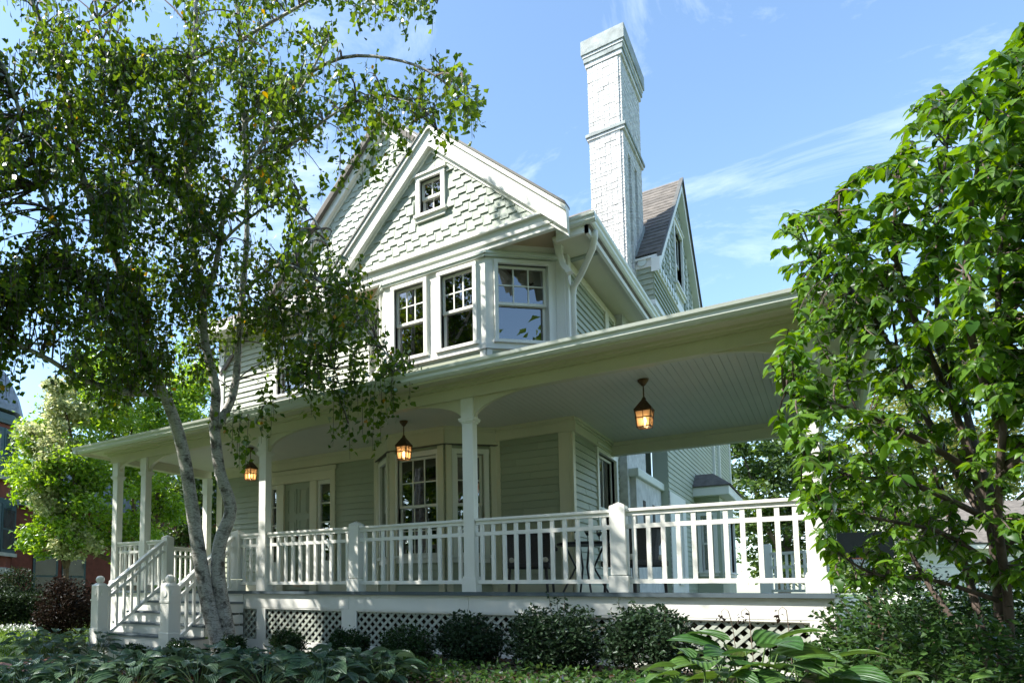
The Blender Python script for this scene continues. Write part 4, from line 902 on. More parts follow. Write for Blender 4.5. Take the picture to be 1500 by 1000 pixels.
while site < 1820:
    kx, ky, kd = CC2[int(rng.integers(len(CC2)))]; x = kx+rng.normal()*19; y = ky+rng.normal()*15
    if not inpoly(x, y, CROWN) or any((x-a)**2+(y-b)**2 < r*r for a, b, r in HOLES): continue
    if y < 90 and rng.random() < .38: continue
    if x < 120 and y < 330 and rng.random() < .3: continue
    dd = (LB2[:, 0]-x)**2+(LB2[:, 1]-y)**2+np.maximum(0, y-LB2[:, 1]+10)*0
    j = int(np.argmin(dd+rng.random(len(dd))*9000)); base = LP_[j]
    dep = LB2[j, 2]+kd+rng.normal()*.25
    dep = max(7.0, min(11.0, dep))
    tip = atd(x, y-14, dep); site += 1
    P = branch(base, tip, .12, 6); L_ = np.linalg.norm(tip-base)
    tw.tube(P, list(np.linspace(.009+.004*L_, .004, 6)), 4, False)
    for i in range(2, 6):
        for q in range(2): leaves.append(P[i]+rng.normal(size=3)*.07)
    for q in range(3): strand(tip+rng.normal(size=3)*.09, rng.uniform(.18, .42), 22)
# long hanging strands at the edge of the crown
for x, y, yb in ((385, 560, 650), (400, 575, 640), (452, 540, 610), (490, 560, 655), (508, 565, 675), (530, 560, 640), (550, 560, 662), (560, 540, 650), (600, 520, 592), (612, 540, 590), (575, 520, 610), (520, 140, 270), (500, 200, 290), (530, 215, 290), (560, 200, 262), (600, 185, 225), (640, 190, 235), (660, 150, 215), (690, 160, 205), (470, 250, 300), (575, 530, 600), (350, 590, 690), (365, 610, 700), (330, 610, 640), (600, 440, 0), (700, 130, 185), (545, 210, 250), (585, 170, 230)):
    if not yb: continue
    dep = D0-1.05+rng.normal()*.2; a = atd(x, y, dep); ln = (yb-y)/FPX*dep
    j = int(np.argmin((LB2[:, 0]-x)**2+(LB2[:, 1]-y)**2)); tw.tube(branch(LP_[j], a, .1, 5), [.008, .007, .006, .005, .004], 4, False)
    strand(a, ln, 36, .05); strand(a+rng.normal(size=3)*.05, ln*.7, 30, .08)
tag(tw.build('twigs', mat('dark_twig', (.07, .05, .04), .8), birch), kind='stuff')
leaf_cloud('crown', np.array(leaves), .088, 'l_birch', birch, droop=.75, aspect=.72, fold=.06)

# ------------------------------------------------------------------ leafy broadleaf tree close to the camera on the right
rt = tag(empty('broadleaf_tree', tuple(atd(1475, 1110, 4.6)[:2])+(-1.1,)), 'many-stemmed broad-leaved tree with large glossy green leaves, beside the wide porch end', 'tree')
rl = []
def rlimb(path, r0, r1, nm='limb'):
    P = smooth_path(px(path), 4); n = len(P); R_ = [r0+(r1-r0)*(i/(n-1)) for i in range(n)]
    MB().tube(P, R_, 8).build(nm, 'redbark', rt, True); rl.extend(P)
rlimb([(1475, 1120, 4.6), (1470, 960, 4.6), (1458, 800, 4.6), (1440, 730, 4.6), (1415, 650, 4.7), (1388, 560, 4.8), (1372, 430, 4.9), (1378, 300, 4.9), (1395, 150, 4.9)], .042, .006, 'trunk')
rlimb([(1478, 1120, 4.5), (1478, 900, 4.5), (1462, 760, 4.3), (1470, 600, 4.1), (1462, 420, 4.1), (1478, 240, 4.1), (1500, 60, 4.1)], .03, .006, 'trunk')
rlimb([(1450, 770, 4.6), (1400, 690, 4.9), (1330, 560, 5.2), (1270, 450, 5.4), (1185, 365, 5.5)], .03, .006)
rlimb([(1425, 690, 4.7), (1340, 640, 4.6), (1250, 600, 4.6), (1150, 575, 4.6)], .024, .005)
rlimb([(1448, 760, 4.6), (1340, 710, 4.4), (1240, 695, 4.3), (1165, 650, 4.3)], .022, .005)
rlimb([(1460, 830, 4.6), (1380, 780, 4.5), (1290, 760, 4.5), (1205, 740, 4.5)], .02, .005)
rlimb([(1465, 880, 4.6), (1370, 850, 4.5), (1280, 840, 4.5), (1215, 800, 4.5)], .018, .005)
rlimb([(1400, 600, 4.8), (1345, 480, 4.6), (1310, 360, 4.5), (1320, 240, 4.5)], .024, .006)
rlimb([(1380, 520, 4.8), (1300, 420, 4.8), (1235, 350, 4.8), (1230, 280, 4.8)], .02, .005)
rlimb([(1470, 640, 4.2), (1420, 480, 3.9), (1420, 320, 3.8), (1450, 160, 3.8)], .024, .006)
rlimb([(1468, 700, 4.2), (1560, 560, 4.0), (1640, 380, 4.0), (1660, 200, 4.0)], .04, .008)
rlimb([(1470, 800, 4.6), (1580, 700, 4.8), (1700, 600, 5.0)], .03, .008)
rlimb([(1462, 760, 4.5), (1410, 560, 5.6), (1440, 380, 5.9), (1430, 220, 6.0)], .03, .008)
rlimb([(1468, 1120, 4.7), (1440, 930, 4.8), (1405, 800, 5.0), (1360, 660, 5.2), (1320, 540, 5.3), (1300, 400, 5.3)], .032, .006, 'trunk')
rlimb([(1472, 1120, 4.7), (1430, 960, 4.9), (1350, 840, 5.2), (1290, 700, 5.4), (1240, 560, 5.5)], .026, .005, 'trunk')
RC = [(1760, -60), (1500, 35), (1470, 70), (1430, 95), (1335, 150), (1318, 225), (1232, 252), (1222, 300), (1142, 312), (1132, 360), (1165, 430), (1150, 500), (1125, 525), (1155, 590), (1140, 620), (1165, 700), (1180, 760), (1200, 790), (1212, 850), (1300, 870), (1340, 840), (1420, 850), (1500, 860), (1760, 840)]
def broad_leaf_mesh(name, m, L_=1., W=.56, bend=.35, fold=.18):
    us = [0, .12, .3, .52, .75, .92, 1.0]; ws = [.05, .62, .96, 1.0, .66, .26, .0]; mb = MB()
    for u, wv in zip(us, ws):
        z = -bend*u*u*L_*.6
        for s in (-1, 0, 1): mb.v.append((s*wv*W/2*L_, u*L_*(1-.1*bend), z+(abs(s)*fold*wv*W*L_)))
    for i in range(6):
        a = i*3
        for k in (0, 1): mb.f.append((a+k, a+k+1, a+k+4, a+k+3))
    me = mesh_only(mb, name, m); me.polygons.foreach_set('use_smooth', [True]*len(me.polygons)); return me
BLM = [broad_leaf_mesh('broad_leaf', 'l_right1', 1, w_, b_, f_) for w_, b_, f_ in ((.47, .45, .16), (.52, .7, .12), (.43, .3, .2), (.5, 1.0, .1))]
def frame(d, h):
    d = d/np.linalg.norm(d); s = np.cross(d, h); s /= np.linalg.norm(s)+1e-9; n = np.cross(s, d); return s, d, n
RLP = np.array(rl); RLB = np.array([project(p) for p in RLP])
tw = MB(); spots = []
site = 0
while site < 2200:
    x = rng.uniform(1120, 1760); y = rng.uniform(-60, 860)
    if not inpoly(x, y, RC): continue
    if x > 1330 and 600 < y and rng.random() < .42: continue
    if x < 1300 and y > 560 and rng.random() < .15: continue
    j = int(np.argmin((RLB[:, 0]-x)**2+(RLB[:, 1]-y)**2+rng.random(len(RLB))*4000)); base = RLP[j]; dep = min(6.2, max(3.5, RLB[j, 2]+rng.normal()*.35))
    tip = atd(x, y, dep); site += 1
    P = branch(base, tip, .05, 5); tw.tube(P, [.006, .005, .0045, .004, .003], 4, False)
    ax = P[-1]-P[-2]; ax = ax/np.linalg.norm(ax); k = int(rng.integers(6, 10)); a0 = rng.random()*6
    for i in range(k):
        a = a0+i*2.4; out_ = np.array([math.cos(a), math.sin(a), rng.uniform(-.95, .1)])+ax*.3
        spots.append((tip-ax*.02*i+rng.normal(size=3)*.006, out_, rng.uniform(.055, .11)))
    for i in (2, 3):
        for q in range(2): a = rng.random()*6.3; spots.append((P[i], np.array([math.cos(a), math.sin(a), rng.uniform(-.7, .1)]), rng.uniform(.045, .085)))
tag(tw.build('twigs', 'redbark', rt), kind='stuff')
def vis(s):
    x, y, b = project(s[0]); return (s[2]/b) if (0 < x < 1500 and 0 < y < 1000) else -1
spots.sort(key=vis, reverse=True)
def lm(p, d, size):
    h = np.array([rng.normal()*.35, rng.normal()*.35, 1.]); s, d, n = frame(np.asarray(d, float), h)
    return Matrix(((s[0]*size, d[0]*size, n[0]*size, p[0]), (s[1]*size, d[1]*size, n[1]*size, p[1]), (s[2]*size, d[2]*size, n[2]*size, p[2]+FL), (0, 0, 0, 1)))
def rel(o_parent, mtx):   # piece under an Empty that is not at the origin
    return Matrix.Translation(-Vector(o_parent.location)) @ mtx
for o in list(rt.children)+list(birch.children): o.location = tuple(-Vector(o.parent.location))
for s in spots[:300]: piece('leaf', BLM[int(rng.integers(4))], rt, None, mtx=rel(rt, lm(*s)))
def join_leaves(name, spots, meshes, m, parent, org):
    V = []; F = []; nb = 0
    base = [(np.array([v.co for v in me.vertices]), [tuple(p.vertices) for p in me.polygons]) for me in meshes]
    for s in spots:
        vs_, fs = base[int(rng.integers(len(base)))]; A = np.array(lm(*s)); V.append(vs_@A[:3, :3].T+A[:3, 3]-np.array(org)); F += [tuple(i+nb for i in f) for f in fs]; nb += len(vs_)
    me = bpy.data.meshes.new(name); me.from_pydata(np.concatenate(V).tolist(), [], F); me.materials.append(M[m]); me.polygons.foreach_set('use_smooth', [True]*len(me.polygons)); me.update()
    return tag(link(name, me, parent), kind='stuff')
join_leaves('foliage', spots[300:], BLM, 'l_right', rt, rt.location)

# ------------------------------------------------------------------ shrubs, hostas and ground cover
def offset_children(o):
    for c in o.children: c.location = tuple(-Vector(o.location))
def shrub(name, c, rx, rzv, n, size, m, label, cat, group=None, stems=5, lump=.18, droop=-.2):
    gzv = gz(c[0], c[1]); o = tag(empty(name, (c[0], c[1], gzv)), label, cat, group)
    # lumpy dome: leaves near the surface of overlapping clumps
    nc = 34; cc = []
    for i in range(nc):
        v = rng.normal(size=3); v /= np.linalg.norm(v); v[2] = v[2]*1.15 if v[2] > 0 else v[2]*.8
        cc.append(np.array([c[0], c[1], gzv+rzv*.45])+v*np.array([rx*.72, rx*.72, rzv*.5]))
    cc = np.array(cc); ci = rng.integers(nc, size=n); v = rng.normal(size=(n, 3)); v /= np.linalg.norm(v, axis=1)[:, None]
    P = cc[ci]+v*np.array([rx, rx, rx*.9])*(lump+.16)*rng.random((n, 1))**.4; P[:, 2] = np.maximum(P[:, 2], gzv+.03)
    ex = []; mb = MB()
    for i in range(22):   # stray shoots
        v = rng.normal(size=3); v /= np.linalg.norm(v); v[2] = abs(v[2])*.9+.15; a = np.array([c[0], c[1], gzv+rzv*.5])+v*np.array([rx, rx, rzv*.5])*.75; b = a+v*np.array([rx, rx, rzv])*rng.uniform(.15, .42)+rng.normal(size=3)*.03
        P2 = branch(a, b, .05, 4); mb.tube(P2, [.004, .003, .003, .002], 3, False)
        for q in range(16): t = rng.random()*2.99; k = int(t); ex.append(P2[k]+(P2[k+1]-P2[k])*(t-k)+rng.normal(size=3)*.018)
    leaf_cloud('foliage', np.concatenate([P, np.array(ex)]), size, m, o, droop=droop, aspect=.55, fold=.12)
    for i in range(stems): a = rng.random()*6.3; t = cc[int(rng.integers(nc))]; mb.tube(branch((c[0]+.05*math.cos(a), c[1]+.05*math.sin(a), gzv-.02), t, .05, 4), [.012, .01, .008, .005], 5)
    tag(mb.build('stems', 'bark', o), kind='stuff'); offset_children(o); return o
G1 = 'clipped boxwood balls along the porch foot'
for x, yc, r, lb in ((196, -2.0, .24, 'small round boxwood before the bottom step'), (262, -1.75, .27, 'round boxwood between the bottom newels and the birch'), (338, -1.35, .30, 'round boxwood right at the foot of the birch'), (422, -.75, .33, 'round boxwood before the lattice panel next to the birch'), (512, -.7, .33, 'round boxwood between the first and second wide lattice panels'), (599, -.85, .42, 'large round boxwood before the second wide lattice panel')):
    p = at(x, 960, yc); shrub('boxwood', p, r*.85, r*.72+.09, 4200, .036, 'l_box', lb, 'shrub', G1, lump=.2)
G2 = 'upright hollies before the lattice'
for x, yc, r, h, lb in ((690, -.75, .38, .52, 'dark upright holly before the lattice below the middle post'), (812, -.8, .50, .64, 'widest dark holly, before the lattice between the middle post and the right newel'), (950, -.85, .42, .63, 'dark holly before the lattice below the right newel')):
    p = at(x, 950, yc); shrub('holly', p, r, h, 5600, .05, 'l_holly', lb, 'shrub', G2, lump=.22, droop=-.5)
def hosta_mesh(name, m, W=.62, bend=.8):
    nu, nv = 8, 9; mb = MB()
    for i in range(nu+1):
        u = i/nu; wv = math.sin(PI*min(1, u*.93+.07))**.75*(1-.25*u) if u < 1 else .0
        for j in range(nv):
            v = -1+2*j/(nv-1); rib = .012*math.cos(v*PI*4)*(wv)
            mb.v.append((v*wv*W/2, u-.12*(1-u)*abs(v)**2*(1 if u < .3 else 0), .28*u-bend*.55*u*u+.10*abs(v)**1.5*wv+rib))
    for i in range(nu):
        for j in range(nv-1): a = i*nv+j; mb.f.append((a, a+1, a+nv+1, a+nv))
    me = mesh_only(mb, name, m); me.polygons.foreach_set('use_smooth', [True]*len(me.polygons)); return me
HB_ = [hosta_mesh('hosta_leaf', 'l_hosta', w_, b_) for w_, b_ in ((.74, .8), (.82, 1.0), (.68, .65))]
HY = [hosta_mesh('hosta_leaf_gold', 'l_hostay', w_, b_) for w_, b_ in ((.78, .8), (.86, 1.0), (.72, .65))]
def hosta(p, R_, n, leaf, meshes, label, group, h=.35):
    gzv = gz(p[0], p[1]); o = tag(empty('hosta', (p[0], p[1], gzv)), label, 'plant', group); st = MB()
    for i in range(n):
        a = i*2.39996+rng.normal()*.2; t = ((i+.5)/n)**.6; r = R_*(.25+.55*t); z = gzv+h*(1.15-.75*t)
        b = np.array([p[0]+r*math.cos(a), p[1]+r*math.sin(a), z]); d = np.array([math.cos(a), math.sin(a), .25-.5*t+rng.normal()*.1]); sz = leaf*rng.uniform(.75, 1.15)
        st.tube(branch((p[0]+.02*math.cos(a), p[1]+.02*math.sin(a), gzv-.01), b, .15, 4), [.006, .005, .005, .004], 4, False)
        s, d, n_ = frame(d, np.array([rng.normal()*.25, rng.normal()*.25, 1.]))
        piece('leaf', meshes[int(rng.integers(3))], o, None, mtx=rel(o, Matrix(((s[0]*sz, d[0]*sz, n_[0]*sz, b[0]), (s[1]*sz, d[1]*sz, n_[1]*sz, b[1]), (s[2]*sz, d[2]*sz, n_[2]*sz, b[2]+FL), (0, 0, 0, 1)))))
    s_ = tag(st.build('leaf_stalks', 'stem', o), kind='stuff'); s_.location = tuple(-Vector(o.location)); return o
GH_ = 'blue-green hostas in the border before the steps'
hp = [(75, 985, 7.4), (40, 1000, 6.9), (120, 975, 7.3), (165, 990, 6.8), (215, 975, 7.0), (255, 992, 6.6), (305, 975, 6.9), (350, 992, 6.5), (395, 975, 6.8), (440, 992, 6.4), (485, 978, 6.7), (530, 992, 6.4), (110, 1012, 6.3), (200, 1014, 6.1), (290, 1014, 6.0), (385, 1014, 5.9), (475, 1014, 5.8), (560, 1010, 6.2), (20, 1020, 6.4), (80, 945, 11.5), (40, 950, 11.8), (115, 940, 11.6), (140, 955, 10.8), (60, 965, 10.6)]
for i, (x, y, d) in enumerate(hp):
    p = atd(x, y, d)
    hosta(p, .42, 30, .19, HB_, 'blue-green hosta in the clump beyond the brick path, left of the steps' if d > 9 else 'blue-green hosta in the leafy border along the shrubs before the steps', 'hostas beyond the brick path' if d > 9 else GH_, h=.27 if d < 9 else .38)
for x, y, d, lf, lb in ((1105, 972, 3.9, .27, 'large gold-green hosta before the last lattice panel'), (1030, 995, 3.8, .2, 'gold-green hosta low beside the large one, towards the hollies'), (1190, 1000, 3.7, .2, 'green hosta between the large one and the porch corner'), (1390, 1030, 3.6, .15, 'green hosta under the broad-leaved tree'), (1285, 1025, 3.7, .14, 'small green hosta below the porch corner')):
    p = atd(x, y, d); hosta(p, .5 if lf > .2 else .38, 44 if lf > .2 else 34, lf, HY, lb, None, h=max(.3, min(.75, (p[2]-gz(p[0], p[1]))*1.0+.1)))
# mixed ground cover and shrubs under the right tree
for x, y, d, r, h, m, lb in ((1290, 960, 5.6, .5, .75, 'l_cover', 'leafy green shrub beside the porch corner'), (1370, 950, 5.2, .5, .8, 'l_box', 'dark small-leaved shrub under the broad-leaved tree'), (1460, 930, 5.4, .6, .95, 'l_cover', 'leafy green shrub at the stems of the broad-leaved tree'), (1350, 900, 8.5, .65, 1.2, 'l_hedge', 'very dark evergreen shrub behind the broad-leaved tree'), (1420, 990, 4.2, .45, .6, 'l_cover', 'low leafy plant in the border below the broad-leaved tree'), (1530, 960, 4.6, .5, .9, 'l_box', 'dark shrub at the outer side of the broad-leaved tree'), (1235, 985, 5.4, .35, .45, 'l_cover', 'low leafy plant against the porch corner upright')):
    p = atd(x, y, d); shrub('border_shrub', p, r, h, 2400, .055 if m == 'l_cover' else .04, m, lb, 'shrub', None, lump=.25, droop=.0)
# a few dry stalks before the last lattice panel
for x, y0, y1, lb in ((1075, 960, 895, 'thin wilted stalk leaning before the last lattice panel, near the holly'), (1105, 960, 895, 'taller wilted stalk with a curled tip before the last lattice panel'), (1160, 960, 893, 'wilted stalk before the last lattice panel, near the porch corner')):
    b = at(x, y0, -.35); t = at(x-8, y1, -.35); o = tag(empty('dry_stalk', (b[0], b[1], gz(b[0], b[1]))), lb, 'plant', 'wilted stalks')
    P = branch((b[0], b[1], gz(b[0], b[1])), t, .1, 6)+[t+np.array([-.03, .01, .03]), t+np.array([-.06, .0, .0]), t+np.array([-.065, -.01, -.05])]
    MB().tube(P, [.004]*6+[.003, .003, .002], 5).build('stalk', 'bark', o); leaf_cloud('dry_leaves', np.array([P[-1]+rng.normal(size=3)*.02 for i in range(9)]), .05, 'l_plum', o, droop=.8); offset_children(o)

# ------------------------------------------------------------------ background trees
def big_tree(name, base, clumps, n, size, m, label, group=None, trunk_r=.18, bark='bark', droop=.2, aspect=.6, forkz=.35):
    o = tag(empty(name, (base[0], base[1], -1.1)), label, 'tree', group)
    C_ = np.array([c[:3] for c in clumps]); R_ = np.array([c[3] for c in clumps]); w_ = R_**2; w_ = w_/w_.sum()
    # each clump is broken into smaller tufts so that the outline and the gaps stay uneven
    tufts = []; tr = []
    for c, r in zip(C_, R_):
        for k in range(34): v = rng.normal(size=3); v /= np.linalg.norm(v); tufts.append(c+v*r*rng.uniform(.35, 1.0)*np.array([1, 1, .85])); tr.append(r*rng.uniform(.14, .34))
    tufts = np.array(tufts); tr = np.array(tr); q = tr**2; q /= q.sum(); ti = rng.choice(len(tufts), n, p=q); v = rng.normal(size=(n, 3)); v[:, 2] *= .6
    P = tufts[ti]+v*tr[ti][:, None]*.6
    leaf_cloud('crown', P, size, m, o, droop=droop, aspect=aspect, fold=.1)
    top = C_.mean(0); fk = np.array([base[0], base[1], -1.1+(top[2]+1.1)*forkz])
    MB().tube(smooth_path([(base[0], base[1], -1.15), (base[0], base[1], -.8), fk], 3), list(np.linspace(trunk_r*1.25, trunk_r*.8, 7)), 9).build('trunk', bark, o, True)
    mb = MB()
    for c, r in zip(C_, R_): mb.tube(branch(fk-np.array([0, 0, .1]), c, .08, 6), list(np.linspace(trunk_r*.55, .02, 6)), 6)
    lb = mb.build('limbs', bark, o, True); offset_children(o); return o
def clumps(pxs, d, s=1.):
    out = []
    for x, y, r, *dd in pxs: e = d+(dd[0] if dd else 0); p = atd(x, y, e); out.append((p[0], p[1], p[2], r/FPX*e*s))
    return out
c = clumps([(150, 600, 70), (100, 680, 70, -1), (190, 700, 70), (250, 620, 60, 1), (120, 770, 60, -1), (200, 790, 50), (70, 720, 46, -1), (60, 790, 36, -1), (30, 690, 26, -1), (160, 540, 55, 1), (280, 560, 60, 2), (240, 740, 40, 1), (70, 640, 50)], 21)
big_tree('bright_tree', atd(205, 880, 21)[:2], c, 42000, .15, 'l_locust', 'bright yellow-green tree beside the porch steps, sunlit', trunk_r=.2, aspect=.5, droop=.1)
c = clumps([(95, 600, 36), (75, 660, 38), (85, 730, 40), (110, 790, 36), (85, 570, 26), (60, 700, 28), (45, 640, 24)], 19.5)
big_tree('variegated_tree', atd(95, 885, 19.5)[:2], c, 10000, .13, 'l_pale', 'pale variegated small tree between the red brick house and the bright tree', trunk_r=.1)
c = clumps([(250, 720, 50), (300, 740, 50), (230, 660, 60, 4), (290, 680, 40), (330, 690, 40), (255, 800, 40), (310, 800, 40), (200, 640, 60, 6)], 30)
big_tree('shade_tree', atd(257, 880, 30)[:2], c, 14000, .22, 'l_back', 'darker green tree seen between the porch posts behind the bright tree', trunk_r=.25)
c = clumps([(1120, 690, 60), (1180, 660, 55), (1100, 760, 55), (1170, 750, 60), (1230, 700, 60), (1080, 640, 40), (1130, 820, 45), (1220, 800, 50), (1060, 700, 40, 4)], 34)
big_tree('shade_tree', atd(1150, 885, 34)[:2], c, 16000, .26, 'l_back', 'dark green tree behind the wide porch end', trunk_r=.3)
c = clumps([(1290, 640, 70), (1350, 560, 75), (1420, 620, 75), (1480, 540, 80), (1300, 740, 55), (1380, 690, 60), (1470, 690, 60), (1550, 600, 80), (1420, 500, 60), (1640, 560, 90)], 40)
big_tree('shade_tree', atd(1420, 880, 42)[:2], c, 22000, .27, 'l_backy', 'yellowish green tree rising behind the white garage', trunk_r=.3)
c = clumps([(1240, 760, 45), (1290, 800, 45), (1330, 740, 45), (1240, 840, 35), (1310, 850, 35)], 26)
big_tree('small_tree', atd(1275, 885, 27)[:2], c, 7000, .17, 'l_back', 'small dark tree behind the basketball hoop', trunk_r=.12)
# trees added out of view, to cut sunlight and skylight on porch and steps

def unseen_shade_tree(name, x, y, top, r, n, size, label):
    c = []
    for k in range(13):
        v = rng.normal(size=3); v /= np.linalg.norm(v); c.append((x+v[0]*r*.75, y+v[1]*r*.5, top-r*1.1+v[2]*r*.8, r*rng.uniform(.38, .52)))
    big_tree(name, (x, y), c, n, size, 'l_back', label, None, .22)
unseen_shade_tree('unseen_garden_tree', -7.4, -4.4, 9.2, 2.8, 8000, .16, 'unseen green garden tree added beyond the steps to shade them')
unseen_shade_tree('unseen_garden_tree', -4.6, -7.2, 10.6, 3.0, 9000, .16, 'unseen green garden tree added on the sunny side of the birch to shade the porch front')
for x, y, t, lb in ((-13, -21, 13, 'unseen broad tree added across the lawn to block skylight, facing the porch steps'), (-4, -23, 14.5, 'unseen broad tree added across the lawn to block skylight, facing the front door'), (6, -22, 15.5, 'unseen broad tree added across the lawn to block skylight, facing the bay window'), (16, -20, 18, 'unseen broad tree added across the lawn to block skylight, facing the wide porch end'), (25, -12, 17, 'unseen broad tree added at the outer side of the lawn to block skylight, facing the side of the house'), (28, 1, 16, 'unseen broad tree added at the outer side of the lawn to block skylight, level with the porch corner'), (-22, -13, 11, 'unseen broad tree added before the brick house to block skylight')): unseen_shade_tree('unseen_shade_tree', x, y, t, 8.2 if t > 12 else 5.5, 9500, .55, lb)

q = np.stack([rng.uniform(-.2, 9.5, 4200), rng.uniform(-4.2, -.05, 4200), np.zeros(4200)], 1); q[:, 2] = [gz(a, b)+.035 for a, b in q[:, :2]]
M['l_litter'] = leafmat('dry_leaf_litter', (.05, .03, .015), (.16, .10, .04), .2, .7, gloss=.05)
tag(leaf_cloud('leaf_litter', q, .05, 'l_litter', None, droop=0, aspect=.6), 'dry brown leaf litter lying on the mulch', 'leaf litter', kind='stuff')

n = 5200; q = np.stack([rng.uniform(2.2, 6.6, n), rng.uniform(-2.9, -1.35, n), np.zeros(n)], 1); wv = .5+.5*np.sin(q[:, 0]*2.3+q[:, 1]*1.7)*np.sin(q[:, 0]*1.1-q[:, 1]*2.9)
q = q[rng.random(n) < .15+.85*wv]; q[:, 2] = [gz(a, b)+.03+.11*rng.random() for a, b in q[:, :2]]
tag(leaf_cloud('ground_cover', q, .06, 'l_cover', None, droop=-.2, aspect=.6), 'low dark green ground cover in the border before the hollies', 'ground cover', kind='stuff')

# ------------------------------------------------------------------ neighbours on the left: red brick house with a domed turret
bc = atd(-40, 860, 27); bx, by = bc[0], bc[1]
bh_ = tag(empty('brick_house', (bx, by, -1.1)), 'dark red brick house with a slate domed turret and teal trim', 'house')
a_ = math.atan2(-CF[1], -CF[0])   # turret faces the garden
T = atd(-58, 700, 27)
mb = MB().lathe((T[0], T[1], -1.1), [(2.05, 0), (2.05, 1.2), (2.0, 1.25), (2.0, 8.0)], 10); mb.build('turret_wall', 'redbrick', bh_)
for z, t in ((1.7, .25), (4.35, .35), (7.7, .4)): MB().lathe((T[0], T[1], -1.1+z), [(2.12, 0), (2.14, t*.4), (2.14, t), (2.02, t+.03)], 10).build('belt_course', 'concrete' if z < 2 else 'teal', bh_)
MB().lathe((T[0], T[1], 7.1), [(2.3, 0), (2.28, .25), (2.1, .9), (1.75, 1.6), (1.2, 2.2), (.5, 2.6), (.08, 2.75), (.05, 3.4)], 10).build('dome', 'slate', bh_)
def twin(ang, z0, z1, wd=1.0):
    n = np.array([math.cos(ang), math.sin(ang)]); fr = Fr(T[0]+n[0]*1.97, T[1]+n[1]*1.97, -n[1], n[0])
    o = MB().fbox(fr, -wd/2-.14, wd/2+.14, z0-.14, z1+.18, 0, .06).build('window', 'teal', bh_)
    MB().fbox(fr, -wd/2, wd/2, z0, (z0+z1)/2-.04, .061, .07).build('pane', 'glassd', o); MB().fbox(fr, -wd/2, wd/2, (z0+z1)/2+.04, z1, .061, .07).build('pane', 'glassd', o)
    MB().fbox(fr, -wd/2-.2, wd/2+.2, z0-.28, z0-.14, 0, .12).build('sill', 'concrete', o)
M['glassd'] = mat('dark_reflecting_glass', (.05, .06, .06), .06, .3, 2, spec=.6)
for k in range(10):
    ang = a_+PI/10*0+k*2*PI/10
    twin(ang+PI/10*1.0, 4.6, 6.2); twin(ang+PI/10, 1.6, 3.2)
M['redbrick2'] = M['redbrick']
# main brick block beside the turret
p0 = atd(15, 860, 28); p1 = atd(330, 860, 36); fb = Fr(p0[0], p0[1], p1[0]-p0[0], p1[1]-p0[1]); ln = math.dist(p0[:2], p1[:2])
MB().fbox(fb, 0, ln, -1.1, 3.6, -6, 0).build('wall', 'redbrick', bh_); MB().fbox(fb, 0, ln, -.75, -.45, 0, .08).build('water_table', 'concrete', bh_)
for u in (1.0, 2.3, 5.0, 6.3):
    o = MB().fbox(fb, u-.1, u+1.0, -.32, 1.5, 0, .07).build('window', 'teal', bh_); MB().fbox(fb, u, u+.9, -.22, .55, .071, .08).build('pane', 'glassd', o); MB().fbox(fb, u, u+.9, .63, 1.4, .071, .08).build('pane', 'glassd', o); MB().fbox(fb, u-.2, u+1.1, -.45, -.32, 0, .14).build('sill', 'concrete', o)
MB().prism(fb, [(-.4, 3.55), (ln+.4, 3.55), (ln-1, 5.6), (1, 5.6)], -6.3, .3).build('roof', 'slate', bh_)
offset_children(bh_)
for ch_ in bh_.children: pass
# bricks of the turret and wall that can be told apart are too small here; hedge before it
def hedge(x0, x1, y, d, h, r, n, m, label, name='hedge'):
    a = atd(x0, y, d); b = atd(x1, y, d); o = tag(empty(name, (a[0], a[1], -1.1)), label, 'hedge')
    t = rng.random(n); P = a+(b-a)*t[:, None]; P[:, 2] = -1.1+h*rng.random(n)**.6+.06*np.sin(t*40); ang = rng.random(n)*6.3; rr = r*rng.random(n)**.4
    P[:, 0] += rr*np.cos(ang); P[:, 1] += rr*np.sin(ang); leaf_cloud('foliage', P, .09, m, o, droop=-.1); 
    mb = MB()
    for k in range(14): q = a+(b-a)*(k+.5)/14; mb.tube([(q[0], q[1], -1.12), (q[0]+.05, q[1], -1.1+h*.8)], [.02, .01], 5)
    mb.build('stems', 'bark', o); offset_children(o)
hedge(-60, 62, 890, 20, .95, .5, 9000, 'l_hedge', 'low dark clipped hedge before the red brick house')
p = atd(98, 905, 16.5); shrub('plum_bush', p, .85, 1.15, 7000, .08, 'l_plum', 'dark purple-brown bush between the hedge and the porch steps', 'shrub', lump=.24)
p = atd(20, 880, 24); shrub('plum_bush', p, 1.0, 1.6, 5000, .09, 'l_hedge', 'dark bush under the brick house window', 'shrub', lump=.24)
p = atd(285, 880, 22); shrub('plum_bush', p, 1.4, 2.2, 6000, .1, 'l_cover', 'leafy bush behind the left end of the porch', 'shrub', lump=.24)
# white flowers edging the hedge
q = np.array([atd(rng.uniform(-20, 62), 918, 17.5+rng.normal()*.25) for i in range(350)]); q[:, 2] = -1.1+.18*rng.random(350)
tag(leaf_cloud('white_flowers', q, .06, 'curtain', None, droop=-.6, aspect=.9), 'low white flowers edging the lawn before the hedge', 'flowers', kind='stuff')

